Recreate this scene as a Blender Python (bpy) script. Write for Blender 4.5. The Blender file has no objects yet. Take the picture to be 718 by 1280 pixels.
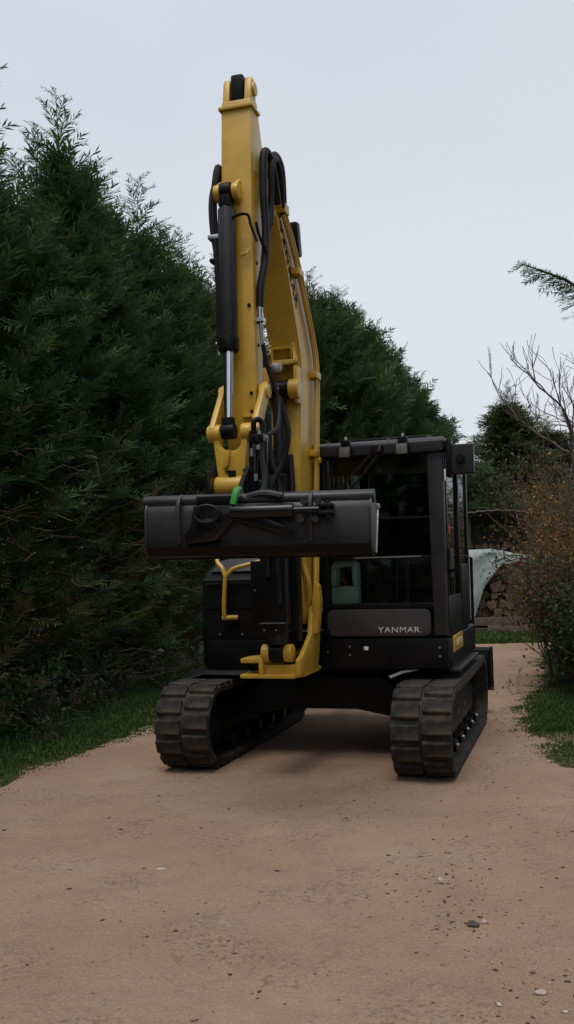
import bpy, bmesh, math, random
import numpy as np
from mathutils import Vector, Matrix
R = math.radians
random.seed(7); RNG = np.random.default_rng(11)
S = bpy.context.scene
COL = S.collection

# ------------------------------------------------------------------ camera
cam = bpy.data.cameras.new('camera'); camo = bpy.data.objects.new('camera', cam); COL.objects.link(camo)
camo.location = (0, 0, 1.62); camo.rotation_euler = (R(90), R(0.7), 0)
cam.sensor_fit = 'VERTICAL'; cam.sensor_height = 36.0; cam.lens = 36.0*1190/1280
cam.shift_y = 60/1280; cam.clip_end = 3000; cam.clip_start = 0.05
S.camera = camo
# ------------------------------------------------------------------ world, overcast
SUN_EL, SUN_AZ = 70, 205            # azimuth clockwise from +Y
w = bpy.data.worlds.new('World'); S.world = w; w.use_nodes = True
nt = w.node_tree; N = nt.nodes; LK = nt.links; N.clear()
sky = N.new('ShaderNodeTexSky'); sky.sky_type = 'NISHITA'; sky.sun_disc = False
sky.sun_elevation = R(SUN_EL); sky.sun_rotation = R(SUN_AZ); sky.dust_density = 4; sky.air_density = 1.2
bg = N.new('ShaderNodeBackground'); bg.inputs['Strength'].default_value = 0.10
bg2 = N.new('ShaderNodeBackground'); bg2.inputs['Strength'].default_value = .96
tc = N.new('ShaderNodeTexCoord'); mp = N.new('ShaderNodeMapping'); mp.inputs['Scale'].default_value = (1, 1, 2.2)
nz = N.new('ShaderNodeTexNoise'); nz.inputs['Scale'].default_value = 1.3; nz.inputs['Detail'].default_value = 5; nz.inputs['Roughness'].default_value = .45
cr = N.new('ShaderNodeValToRGB')
cr.color_ramp.elements[0].position = .3; cr.color_ramp.elements[0].color = (.53, .585, .665, 1)
cr.color_ramp.elements[1].position = .7; cr.color_ramp.elements[1].color = (.66, .69, .735, 1)
mx = N.new('ShaderNodeMixShader'); mx.inputs[0].default_value = .90
ow = N.new('ShaderNodeOutputWorld')
LK.new(tc.outputs['Generated'], mp.inputs['Vector']); LK.new(mp.outputs[0], nz.inputs['Vector']); LK.new(nz.outputs['Fac'], cr.inputs[0])
LK.new(sky.outputs[0], bg.inputs[0]); LK.new(cr.outputs[0], bg2.inputs[0])
LK.new(bg.outputs[0], mx.inputs[1]); LK.new(bg2.outputs[0], mx.inputs[2]); LK.new(mx.outputs[0], ow.inputs[0])
sl = bpy.data.lights.new('sun', 'SUN'); sl.energy = 1.5; sl.angle = R(35); sl.color = (1, .965, .92)
so = bpy.data.objects.new('sun', sl); COL.objects.link(so)
_d = Vector((math.sin(R(SUN_AZ))*math.cos(R(SUN_EL)), math.cos(R(SUN_AZ))*math.cos(R(SUN_EL)), math.sin(R(SUN_EL))))
so.rotation_euler = _d.to_track_quat('Z', 'Y').to_euler(); so.location = (0, 0, 20)
S.view_settings.view_transform = 'Standard'; S.view_settings.look = 'None'
S.view_settings.exposure = 0.3; S.view_settings.gamma = 1.0; S.view_settings.use_curve_mapping = False
S.render.engine = 'CYCLES'

# ------------------------------------------------------------------ materials
def mat(name, c1, c2=None, rough=.5, metal=0, scale=6, detail=6, bump=0, bscale=60, lo=.35, hi=.7, spec=.5, dust=None, dust_amt=.5, dscale=3, coat=0, rvar=0):
    m = bpy.data.materials.new(name); m.use_nodes = True
    t = m.node_tree; n = t.nodes; l = t.links
    p = n['Principled BSDF']; p.inputs['Roughness'].default_value = rough; p.inputs['Metallic'].default_value = metal
    p.inputs['Specular IOR Level'].default_value = spec; p.inputs['Coat Weight'].default_value = coat
    p.inputs['Base Color'].default_value = (*c1, 1)
    co = n.new('ShaderNodeTexCoord'); last = None
    if c2 is not None:
        a = n.new('ShaderNodeTexNoise'); a.inputs['Scale'].default_value = scale; a.inputs['Detail'].default_value = detail; a.inputs['Roughness'].default_value = .6
        r = n.new('ShaderNodeValToRGB'); r.color_ramp.elements[0].position = lo; r.color_ramp.elements[1].position = hi
        r.color_ramp.elements[0].color = (*c1, 1); r.color_ramp.elements[1].color = (*c2, 1)
        l.new(co.outputs['Object'], a.inputs['Vector']); l.new(a.outputs['Fac'], r.inputs[0]); l.new(r.outputs[0], p.inputs['Base Color']); last = r.outputs[0]
        if rvar:
            mr = n.new('ShaderNodeMapRange'); mr.inputs[1].default_value = .3; mr.inputs[2].default_value = .7
            mr.inputs[3].default_value = rough-rvar; mr.inputs[4].default_value = rough+rvar
            l.new(a.outputs['Fac'], mr.inputs[0]); l.new(mr.outputs[0], p.inputs['Roughness'])
    if dust is not None:
        a = n.new('ShaderNodeTexNoise'); a.inputs['Scale'].default_value = dscale; a.inputs['Detail'].default_value = 8; a.inputs['Roughness'].default_value = .7
        r = n.new('ShaderNodeValToRGB'); r.color_ramp.elements[0].position = .42; r.color_ramp.elements[1].position = .68
        r.color_ramp.elements[0].color = (0, 0, 0, 1); r.color_ramp.elements[1].color = (dust_amt,)*3+(1,)
        x = n.new('ShaderNodeMixRGB'); x.inputs[1].default_value = (*c1, 1); x.inputs[2].default_value = (*dust, 1)
        l.new(co.outputs['Object'], a.inputs['Vector']); l.new(a.outputs['Fac'], r.inputs[0]); l.new(r.outputs[0], x.inputs[0])
        if last is not None: l.new(last, x.inputs[1])
        l.new(x.outputs[0], p.inputs['Base Color'])
    if bump:
        b = n.new('ShaderNodeBump'); b.inputs['Strength'].default_value = bump; b.inputs['Distance'].default_value = .01
        a = n.new('ShaderNodeTexNoise'); a.inputs['Scale'].default_value = bscale; a.inputs['Detail'].default_value = 4
        l.new(co.outputs['Object'], a.inputs['Vector']); l.new(a.outputs['Fac'], b.inputs['Height']); l.new(b.outputs[0], p.inputs['Normal'])
    return m

def leaf_mat(name, stops, rough=.65, trans=.25):
    m = bpy.data.materials.new(name); m.use_nodes = True
    t = m.node_tree; n = t.nodes; l = t.links; n.clear()
    at = n.new('ShaderNodeAttribute'); at.attribute_name = 'tone'
    r = n.new('ShaderNodeValToRGB'); e = r.color_ramp.elements
    e[0].position, e[1].position = stops[0][0], stops[-1][0]; e[0].color = (*stops[0][1], 1); e[1].color = (*stops[-1][1], 1)
    for ps, c in stops[1:-1]:
        q = e.new(ps); q.color = (*c, 1)
    d = n.new('ShaderNodeBsdfPrincipled'); d.inputs['Roughness'].default_value = rough; d.inputs['Specular IOR Level'].default_value = .25
    tr = n.new('ShaderNodeBsdfTranslucent'); mxx = n.new('ShaderNodeMixShader'); mxx.inputs[0].default_value = trans
    o = n.new('ShaderNodeOutputMaterial')
    l.new(at.outputs['Fac'], r.inputs[0]); l.new(r.outputs[0], d.inputs['Base Color']); l.new(r.outputs[0], tr.inputs['Color'])
    l.new(d.outputs[0], mxx.inputs[1]); l.new(tr.outputs[0], mxx.inputs[2]); l.new(mxx.outputs[0], o.inputs[0])
    return m

def glass_mat(name, tint=(.42, .46, .45), ior=1.4):
    m = bpy.data.materials.new(name); m.use_nodes = True
    t = m.node_tree; n = t.nodes; l = t.links; n.clear()
    a = n.new('ShaderNodeBsdfTransparent'); a.inputs[0].default_value = (*tint, 1)
    g = n.new('ShaderNodeBsdfGlossy'); g.inputs['Roughness'].default_value = .03; g.inputs[0].default_value = (.9, .95, .95, 1)
    f = n.new('ShaderNodeFresnel'); f.inputs[0].default_value = ior
    x = n.new('ShaderNodeMixShader'); o = n.new('ShaderNodeOutputMaterial')
    l.new(f.outputs[0], x.inputs[0]); l.new(a.outputs[0], x.inputs[1]); l.new(g.outputs[0], x.inputs[2]); l.new(x.outputs[0], o.inputs[0])
    return m

M = {}
M['yellow'] = mat('yellow_paint', (.60, .365, .040), (.52, .305, .034), .35, scale=2.2, dust=(.20, .13, .045), dust_amt=.3, dscale=5, bump=.04, bscale=120)
M['black'] = mat('black_paint', (.0040, .0040, .0044), (.0065, .0065, .007), .42, scale=3, dust=(.05, .042, .035), dust_amt=.09, dscale=4, bump=.03, bscale=90, spec=.14)
M['gloss'] = mat('glossy_black', (.006, .006, .0065), (.009, .009, .0095), .22, scale=5, dust=(.05, .042, .035), dust_amt=.12, dscale=7, spec=.35)
M['grey'] = mat('dark_grey_paint', (.016, .016, .0185), (.022, .0215, .024), .42, scale=4, dust=(.07, .06, .055), dust_amt=.2, dscale=5, bump=.03, bscale=90, spec=.25)
M['panel'] = mat('grey_panel', (.032, .031, .032), (.042, .039, .039), .45, scale=3, dust=(.09, .075, .065), dust_amt=.25, spec=.3)
M['barrel'] = mat('cylinder_barrel', (.016, .0145, .018), (.021, .019, .022), .42, scale=4, dust=(.07, .06, .055), dust_amt=.2, dscale=6, spec=.3)
M['bucketm'] = mat('bucket_black', (.024, .024, .0255), (.015, .015, .016), .42, scale=2.2, dust=(.055, .05, .046), dust_amt=.4, dscale=4, bump=.05, bscale=50, spec=.4)
M['rubber'] = mat('track_rubber', (.016, .016, .0155), (.026, .025, .023), .85, scale=5, dust=(.10, .08, .062), dust_amt=.8, dscale=4, bump=.15, bscale=70, spec=.25)
M['hose'] = mat('hose_rubber', (.007, .007, .0075), (.011, .011, .011), .55, scale=10, spec=.25)
M['chrome'] = mat('chrome_rod', (.62, .64, .68), None, .22, metal=1)
M['steel'] = mat('bright_steel', (.55, .56, .57), (.42, .42, .42), .35, metal=1, scale=12)
M['worn'] = mat('worn_steel_edge', (.42, .42, .41), (.22, .22, .21), .5, metal=.6, scale=20)
M['lens'] = mat('lamp_lens', (.15, .145, .125), (.11, .105, .09), .3, scale=14)
M['white'] = mat('white_plastic', (.68, .68, .66), (.6, .6, .58), .5, scale=9)
M['decal'] = mat('pale_decal', (.62, .52, .26), (.55, .45, .2), .45, scale=12)
M['silver'] = mat('silver_lettering', (.62, .60, .56), (.5, .48, .45), .4, scale=30)
M['green'] = mat('green_plastic', (.045, .30, .055), (.03, .22, .04), .4, scale=9)
M['red'] = mat('red_plastic', (.5, .05, .06), None, .4)
M['seatm'] = mat('seat_fabric', (.020, .020, .022), (.028, .028, .03), .9, scale=40, bump=.1)
M['can'] = mat('mint_plastic', (.30, .45, .39), (.26, .40, .35), .45, scale=5)
M['glass'] = glass_mat('cab_glass', (.62, .68, .66)); M['rearglass'] = glass_mat('rear_glass', (.5, .56, .53), 1.2); M['clear'] = glass_mat('clear_glass', (.84, .88, .87))
M['tarp'] = mat('mint_tarp', (.24, .32, .30), (.33, .39, .37), .6, scale=2.5, dust=(.18, .19, .165), dust_amt=.6, dscale=3)
M['logbark'] = mat('log_bark', (.055, .036, .030), (.10, .066, .052), .9, scale=12, bump=.5, bscale=25)
M['logend'] = mat('log_end', (.15, .095, .06), (.07, .044, .034), .85, scale=9, dust=(.24, .17, .07), dust_amt=.6, dscale=2)
M['oldwood'] = mat('weathered_wood', (.07, .064, .055), (.12, .11, .095), .9, scale=7, bump=.3)
M['sheet'] = mat('roof_sheet', (.10, .10, .095), (.26, .26, .25), .6, scale=4)
M['barkm'] = mat('bark', (.035, .028, .022), (.065, .052, .042), .95, scale=9, bump=.4, bscale=30)
M['greybark'] = mat('grey_bark', (.075, .064, .054), (.12, .10, .084), .95, scale=6, bump=.3, bscale=30)
M['twig'] = mat('dead_twigs', (.060, .043, .031), (.105, .077, .055), .95, scale=3)
M['conifer'] = leaf_mat('conifer_sprays', [(0, (.036, .066, .026)), (.45, (.054, .106, .036)), (.8, (.078, .148, .046)), (1, (.15, .13, .05))])
M['cedar'] = leaf_mat('olive_sprays', [(0, (.05, .068, .026)), (.6, (.085, .105, .04)), (1, (.13, .125, .05))])
M['autumn'] = leaf_mat('autumn_leaves', [(0, (.085, .040, .016)), (.5, (.17, .085, .022)), (.8, (.27, .155, .028)), (1, (.42, .36, .16))], trans=.35)
M['ivy'] = leaf_mat('evergreen_leaves', [(0, (.012, .032, .012)), (.7, (.026, .060, .022)), (.93, (.05, .09, .03)), (1, (.36, .34, .2))])
M['grassm'] = leaf_mat('grass_blades', [(0, (.028, .068, .018)), (.55, (.048, .105, .022)), (.85, (.085, .13, .03)), (1, (.20, .17, .075))])
M['debris'] = leaf_mat('ground_litter', [(0, (.030, .022, .017)), (.4, (.08, .055, .04)), (.75, (.22, .15, .11)), (1, (.50, .42, .34))], trans=0)

def ground_mat():
    m = bpy.data.materials.new('packed_dirt'); m.use_nodes = True
    t = m.node_tree; n = t.nodes; l = t.links; p = n['Principled BSDF']; p.inputs['Roughness'].default_value = .92; p.inputs['Specular IOR Level'].default_value = .2
    co = n.new('ShaderNodeTexCoord')
    def noise(sc, det=6, ro=.6):
        a = n.new('ShaderNodeTexNoise'); a.inputs['Scale'].default_value = sc; a.inputs['Detail'].default_value = det; a.inputs['Roughness'].default_value = ro
        l.new(co.outputs['Object'], a.inputs['Vector']); return a.outputs['Fac']
    def ramp(f, a, b, ca, cb):
        r = n.new('ShaderNodeValToRGB'); e = r.color_ramp.elements; e[0].position = a; e[1].position = b; e[0].color = (*ca, 1); e[1].color = (*cb, 1)
        l.new(f, r.inputs[0]); return r.outputs[0]
    def mix(fac, a, b, mode='MIX'):
        x = n.new('ShaderNodeMixRGB'); x.blend_type = mode
        for s, v in ((0, fac), (1, a), (2, b)):
            if isinstance(v, (int, float)): x.inputs[s].default_value = v
            elif isinstance(v, tuple): x.inputs[s].default_value = (*v, 1)
            else: l.new(v, x.inputs[s])
        return x.outputs[0]
    base = ramp(noise(.55, 5), .35, .68, (.278, .174, .114), (.348, .235, .160))
    c = mix(ramp(noise(3.2, 8, .7), .45, .72, (0, 0, 0), (.55,)*3), base, (.225, .143, .095))
    c = mix(ramp(noise(1.1, 4), .56, .75, (0, 0, 0), (.55,)*3), c, (.345, .255, .185))
    c = mix(ramp(noise(90, 3, .8), .46, .70, (0, 0, 0), (.50,)*3), c, (.47, .35, .26))
    c = mix(ramp(noise(60, 4, .8), .55, .70, (0, 0, 0), (.60,)*3), c, (.15, .095, .068))
    c = mix(ramp(noise(17, 7, .8), .60, .70, (0, 0, 0), (.60,)*3), c, (.14, .088, .062))
    c = mix(ramp(noise(7, 8, .75), .62, .72, (0, 0, 0), (.45,)*3), c, (.17, .107, .074))
    def times(a, b_):
        x = n.new('ShaderNodeMath'); x.operation = 'MULTIPLY'; l.new(a, x.inputs[0]); l.new(b_, x.inputs[1]); return x.outputs[0]
    patch = ramp(noise(1.7, 4, .6), .47, .66, (0, 0, 0), (1,)*3)
    c = mix(times(patch, ramp(noise(34, 6, .75), .50, .60, (0, 0, 0), (.75,)*3)), c, (.125, .078, .055))
    c = mix(times(patch, ramp(noise(48, 5, .75), .60, .68, (0, 0, 0), (.8,)*3)), c, (.46, .36, .27))
    l.new(c, p.inputs['Base Color'])
    b = n.new('ShaderNodeBump'); b.inputs['Strength'].default_value = .8; b.inputs['Distance'].default_value = .014
    ad = n.new('ShaderNodeMath'); ad.operation = 'ADD'; l.new(noise(30, 8, .75), ad.inputs[0]); l.new(noise(6, 5, .6), ad.inputs[1])
    l.new(ad.outputs[0], b.inputs['Height']); l.new(b.outputs[0], p.inputs['Normal'])
    return m
M['dirt'] = ground_mat()
M['soil'] = mat('verge_soil', (.060, .066, .028), (.15, .105, .068), .95, scale=1.6, detail=9, bump=.6, bscale=25, spec=.1)

# ------------------------------------------------------------------ helpers
def tag(o, label, cat, group=None):
    o['label'] = label; o['category'] = cat
    if group: o['group'] = group
    return o
def empty(name, loc=(0, 0, 0), rot=(0, 0, 0)):
    o = bpy.data.objects.new(name, None); COL.objects.link(o); o.location = loc; o.rotation_euler = rot; o.empty_display_size = .2
    return o
def link(name, me, parent=None):
    o = bpy.data.objects.new(name, me); COL.objects.link(o)
    if parent is not None: o.parent = parent
    return o
def catmull(pts, n=6):
    P = [Vector(p) for p in pts]; P = [P[0]*2-P[1]]+P+[P[-1]*2-P[-2]]; out = []
    for i in range(1, len(P)-2):
        for k in range(n):
            t = k/n; a, b, c, d = P[i-1], P[i], P[i+1], P[i+2]
            out.append(.5*((2*b)+(c-a)*t+(2*a-5*b+4*c-d)*t*t+(3*b-a-3*c+d)*t**3))
    out.append(P[-2]); return out

class B:
    def __init__(s): s.bm = bmesh.new()
    def poly(s, vs, fs):
        v = [s.bm.verts.new(p) for p in vs]
        for f in fs:
            try: s.bm.faces.new([v[i] for i in f])
            except ValueError: pass
        return s
    def bb(s, x0, x1, y0, y1, z0, z1, rot=None):
        vs = [Vector((x, y, z)) for z in (z0, z1) for y in (y0, y1) for x in (x0, x1)]
        if rot is not None:
            c = Vector(((x0+x1)/2, (y0+y1)/2, (z0+z1)/2)); vs = [rot @ (v-c)+c for v in vs]
        return s.poly(vs, [(0, 2, 3, 1), (4, 5, 7, 6), (0, 1, 5, 4), (2, 6, 7, 3), (0, 4, 6, 2), (1, 3, 7, 5)])
    def prism(s, prof, a, b, axis='x'):
        n = len(prof)
        f = {'x': lambda p, t: (t, p[0], p[1]), 'y': lambda p, t: (p[0], t, p[1]), 'z': lambda p, t: (p[0], p[1], t)}[axis]
        vs = [f(p, a) for p in prof]+[f(p, b) for p in prof]
        fs = [tuple(range(n)), tuple(range(2*n-1, n-1, -1))]+[(i, (i+1) % n, n+(i+1) % n, n+i) for i in range(n)]
        return s.poly(vs, fs)
    def cyl(s, p0, p1, r, seg=20, r2=None, cap=True):
        p0 = Vector(p0); p1 = Vector(p1); d = (p1-p0).normalized(); u = d.orthogonal().normalized(); w_ = d.cross(u); r2 = r if r2 is None else r2
        vs = []
        for p, rr in ((p0, r), (p1, r2)):
            vs += [p+(u*math.cos(2*math.pi*i/seg)+w_*math.sin(2*math.pi*i/seg))*rr for i in range(seg)]
        fs = [(i, (i+1) % seg, seg+(i+1) % seg, seg+i) for i in range(seg)]
        if cap: fs += [tuple(range(seg)), tuple(range(2*seg-1, seg-1, -1))]
        return s.poly(vs, fs)
    def tube(s, pts, r, seg=8, smooth=0, r_end=None):
        P = catmull(pts, smooth) if smooth else [Vector(p) for p in pts]; n = len(P); vs = []; prev = None
        for i, p in enumerate(P):
            d = (P[min(i+1, n-1)]-P[max(i-1, 0)]).normalized()
            u = d.orthogonal().normalized() if prev is None else (prev-d*prev.dot(d)).normalized()
            prev = u; w_ = d.cross(u); rr = r if r_end is None else r+(r_end-r)*i/(n-1)
            vs += [p+(u*math.cos(2*math.pi*k/seg)+w_*math.sin(2*math.pi*k/seg))*rr for k in range(seg)]
        fs = [(i*seg+k, i*seg+(k+1) % seg, (i+1)*seg+(k+1) % seg, (i+1)*seg+k) for i in range(n-1) for k in range(seg)]
        fs += [tuple(range(seg)), tuple(range(n*seg-1, (n-1)*seg-1, -1))]
        return s.poly(vs, fs)
    def lathe(s, prof, origin, axis='x', seg=28):
        o = Vector(origin); vs = []; n = len(prof)
        for i in range(seg):
            a = 2*math.pi*i/seg; c, q = math.cos(a), math.sin(a)
            for (t, r) in prof:
                vs.append(o+Vector({'x': (t, r*c, r*q), 'y': (r*c, t, r*q), 'z': (r*c, r*q, t)}[axis]))
        fs = [(i*n+k, i*n+k+1, ((i+1) % seg)*n+k+1, ((i+1) % seg)*n+k) for i in range(seg) for k in range(n-1)]
        return s.poly(vs, fs)
    def mesh(s, name, m, bevel=0, seg=2, ang=32):
        bm = s.bm; bmesh.ops.remove_doubles(bm, verts=bm.verts, dist=1e-5); bmesh.ops.recalc_face_normals(bm, faces=bm.faces)
        if bevel:
            es = [e for e in bm.edges if len(e.link_faces) == 2 and e.calc_face_angle(0) > R(40)]
            bmesh.ops.bevel(bm, geom=es, offset=bevel, segments=seg, affect='EDGES', clamp_overlap=True, profile=.6)
        for f in bm.faces: f.smooth = True
        for e in bm.edges:
            if len(e.link_faces) == 2 and e.calc_face_angle(0) > R(ang): e.smooth = False
        me = bpy.data.meshes.new(name); bm.to_mesh(me); bm.free(); me.materials.append(M[m]); return me
    def out(s, name, m, parent=None, bevel=0, seg=2, ang=32):
        return link(name, s.mesh(name, m, bevel, seg, ang), parent)

def np_mesh(name, V, Fq, m, tone=None, tri=False):
    k = 3 if tri else 4; me = bpy.data.meshes.new(name); nf = len(Fq)
    me.vertices.add(len(V)); me.vertices.foreach_set('co', np.ascontiguousarray(V, dtype=np.float32).ravel())
    me.loops.add(nf*k); me.loops.foreach_set('vertex_index', np.ascontiguousarray(Fq, dtype=np.int32).ravel())
    me.polygons.add(nf); me.polygons.foreach_set('loop_start', np.arange(0, nf*k, k, dtype=np.int32))
    if tone is not None:
        a = me.attributes.new('tone', 'FLOAT', 'POINT'); a.data.foreach_set('value', np.ascontiguousarray(tone, dtype=np.float32))
    me.update(calc_edges=True); me.materials.append(M[m]); return me

def text_mesh(name, body, size, m, extrude=.003, offset=.0, stretch=1.0):
    c = bpy.data.curves.new(name, 'FONT'); c.body = body; c.size = size; c.extrude = extrude; c.offset = offset; c.space_character = 1.12; c.align_x = 'CENTER'; c.align_y = 'CENTER'; c.resolution_u = 3
    o = bpy.data.objects.new(name, c); COL.objects.link(o); bpy.context.view_layer.update()
    me = bpy.data.meshes.new_from_object(o.evaluated_get(bpy.context.evaluated_depsgraph_get())); bpy.data.objects.remove(o); bpy.data.curves.remove(c)
    me.materials.clear(); me.materials.append(M[m])
    for v in me.vertices: v.co.x *= stretch
    return me

# value noise
_P = RNG.random((256, 256))
def vnoise(x, y):
    xi = np.floor(x).astype(int); yi = np.floor(y).astype(int); fx = x-xi; fy = y-yi; fx = fx*fx*(3-2*fx); fy = fy*fy*(3-2*fy)
    g = lambda a, b: _P[a % 256, b % 256]
    return (g(xi, yi)*(1-fx)+g(xi+1, yi)*fx)*(1-fy)+(g(xi, yi+1)*(1-fx)+g(xi+1, yi+1)*fx)*fy
def fbm(x, y, o=4):
    s = 0; a = .5
    for k in range(o): s = s+a*(vnoise(x*2**k+17*k, y*2**k+31*k)-.5); a *= .5
    return s
def gz(x, y):
    x = np.clip(x, -30, 30); y = np.clip(y, -10, 40)
    return .01746*((x-.47)*.956-(y-8.37)*.292)

# ------------------------------------------------------------------ ground and road
RL = np.array([(-2.9, 0.0), (-2.6, 2), (-2.35, 5), (-2.06, 6.77), (-1.91, 7.54), (-1.62, 8.3), (-1.31, 9.11), (-.35, 12.5), (.75, 16.2), (1.6, 18.4), (2, 19)])
RR = np.array([(2.9, 0.0), (2.7, 2), (2.35, 5), (2.06, 6.8), (1.9, 7.3), (1.9, 7.95), (2.0, 8.57), (2.5, 10.35), (3.22, 12.33), (3.9, 15.0), (4.25, 16.1), (7, 16.6), (14, 17.0), (14.5, 19)])
def xl(y): return np.interp(y, RL[:, 1], RL[:, 0])
def xr(y): return np.interp(y, RR[:, 1], RR[:, 0])
def hedge_face(y): return np.interp(y, [0, 8.75, 13.43, 20, 60], [-4.6, -2.66, -1.36, .5, 8])

g1 = np.concatenate([-np.geomspace(900, 8, 22), np.arange(-7.5, 9, .25), np.geomspace(9.5, 900, 24)])
g2 = np.concatenate([[-300, -80, -20, -5], np.arange(-1, 24, .25), np.geomspace(24.5, 1500, 30)])
X, Y = np.meshgrid(g1, g2); Z = gz(X, Y)-.035+fbm(X*.9, Y*.9)*.05
side = np.maximum(xl(Y)-X, X-xr(Y)); Z = Z+np.clip((side-.30)*.06, 0, .07)*(np.abs(X) < 40)
nx = len(g1); idx = np.arange(X.size).reshape(X.shape)
F = np.stack([idx[:-1, :-1], idx[:-1, 1:], idx[1:, 1:], idx[1:, :-1]], -1).reshape(-1, 4)
o = link('ground', np_mesh('ground', np.stack([X, Y, Z], -1).reshape(-1, 3), F, 'soil')); o['kind'] = 'structure'
for p in o.data.polygons: p.use_smooth = True
def road_z(x, y):
    z = gz(x, y)+fbm(x*1.1, y*1.1, 5)*.035
    for off, wd in ((-1.0, .5), (1.0, .5)):       # faint wheel ruts
        c = xl(y)*.5+2.2*.5+off if False else .28*(y-8.37)+.47+off
        z = z-.012*np.exp(-((x-c)/wd)**2)
    return z+.006
ys = np.concatenate([np.linspace(1.0, 2.8, 8)[:-1], 2.8*np.geomspace(1, 18.0/2.8, 430)]); us = np.linspace(0, 1, 190)
Yr, Ur = np.meshgrid(ys, us, indexing='ij'); A = xl(Yr)-.7; Bq = xr(Yr)+.7; Xr = A+(Bq-A)*Ur
Zr = road_z(Xr, Yr)+fbm(Xr*9, Yr*9, 4)*.020
edge = np.minimum(Xr-xl(Yr), xr(Yr)-Xr)+fbm(Xr*2.2, Yr*2.2, 5)*.55+fbm(Xr*14, Yr*14, 3)*.16+.30
end = 17.75+fbm(Xr*1.2, Yr*1.2)*.5-Yr
Zr = Zr-np.clip(.12-edge, 0, .12)*.35
idx = np.arange(Xr.size).reshape(Xr.shape)
F = np.stack([idx[:-1, :-1], idx[:-1, 1:], idx[1:, 1:], idx[1:, :-1]], -1).reshape(-1, 4)
ok = ((edge[:-1, :-1] > 0) & (end[:-1, :-1] > 0)).reshape(-1); F = F[ok]
o = link('dirt_road', np_mesh('dirt_road', np.stack([Xr, Yr, Zr], -1).reshape(-1, 3), F, 'dirt')); o['kind'] = 'structure'
o.data.polygons.foreach_set('use_smooth', np.ones(len(F), dtype=bool))

# ------------------------------------------------------------------ excavator
YAW, TILT = R(-17), R(-1.0)
EX = tag(empty('excavator', (.47, 8.37, 0), (0, TILT, YAW)),
         'yellow and black tracked excavator with raised boom on the dirt road', 'excavator')
def part(b, name, m, parent=EX, bevel=0, seg=2, ang=32): return b.out(name, m, parent, bevel, seg, ang)
def bolts(parent, pts, axis, r=.012, h=.012, m='steel', name='bolt'):
    for p in pts:
        p = Vector(p); d = Vector({'x': (1, 0, 0), '-y': (0, -1, 0), 'z': (0, 0, 1), '-x': (-1, 0, 0)}[axis])
        part(B().cyl(p-d*.004, p+d*h, r, 6), name, m, parent)

# --- tracks
ZC, RO, TH, LUG, HL = .335, .268, .042, .025, 1.10
def loop_pt(sv, r):           # arc-length param on the stadium (outer radius r)
    Lf = 2*HL; La = math.pi*RO; tot = 2*Lf+2*La; sv %= tot
    if sv < Lf: return (HL-sv, ZC-r, (0, -1))
    sv -= Lf
    if sv < La: a = sv/RO; return (-HL-r*math.sin(a), ZC-r*math.cos(a), (-math.sin(a), -math.cos(a)))
    sv -= La
    if sv < Lf: 
        return (-HL+sv, ZC+r-.012*math.sin(math.pi*sv/Lf), (0, 1))
    sv -= Lf; a = sv/RO; return (HL+r*math.sin(a), ZC+r*math.cos(a), (math.sin(a), math.cos(a)))
TOT = 4*HL+2*math.pi*RO; NL = 46
lugb = B().prism([(-.059, -.008), (.059, -.008), (.053, LUG), (-.053, LUG)], -.103, .103, 'x')
LUGME = lugb.mesh('track_lug', 'rubber', .006, 1)
for s in (-1, 1):
    cx = s*.92; b = B(); n = 120; vs = []; fs = []
    for i in range(n):
        sv = TOT*i/n
        for (xx, rr) in ((cx-.22, RO), (cx+.22, RO), (cx+.22, RO+TH-.008), (cx+.21, RO+TH), (cx-.21, RO+TH), (cx-.22, RO+TH-.008)):
            y, z, _ = loop_pt(sv, rr); vs.append((xx, y, z))
    for i in range(n):
        for k in range(6): fs.append((i*6+k, i*6+(k+1) % 6, ((i+1) % n)*6+(k+1) % 6, ((i+1) % n)*6+k))
    tr = part(b.poly(vs, fs), 'rubber_track', 'rubber')
    for row in (-1, 1):
        for k in range(NL):
            y, z, nrm = loop_pt(TOT*(k+(.27 if row > 0 else 0))/NL, RO+TH)
            lo = link('track_lug', LUGME, tr); lo.location = (cx+row*.113, y, z)
            lo.rotation_euler = (math.atan2(-nrm[0], nrm[1]), 0, 0)
    fr = part(B().prism([(-.82, .22), (.82, .22), (.86, .40), (.55, .50), (-.55, .50), (-.86, .40)], cx-.13, cx+.13, 'x'), 'track_frame', 'black', bevel=.02)
    for yy in (-HL, HL):
        nm = 'idler_wheel' if yy < 0 else 'drive_sprocket'
        part(B().lathe([(-.12, 0), (-.12, .09), (-.05, .10), (-.05, .20), (-.11, .215), (-.11, .235), (.11, .235), (.11, .215), (.05, .20), (.05, .10), (.12, .09), (.12, 0)], (cx, yy, ZC), 'x'), nm, 'black', ang=25)
    for k in range(5):
        yy = -.72+.36*k
        rl = part(B().lathe([(-.17, 0), (-.17, .05), (-.12, .055), (-.12, .085), (.12, .085), (.12, .055), (.17, .05), (.17, 0)], (cx, yy, ZC-RO+.085), 'x', 20), 'track_roller', 'black', ang=25)
        bolts(rl, [(cx+s*.17, yy, ZC-RO+.085)], 'x' if s > 0 else '-x', .018, .014)
    part(B().bb(cx-.05, cx+.05, -.15, .15, ZC+.17, ZC+.225), 'carrier_block', 'black', bevel=.01)
    if s > 0: bolts(fr, [(cx+.13, -.35, .36), (cx+.13, .1, .36)], 'x', .02, .012)
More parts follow.
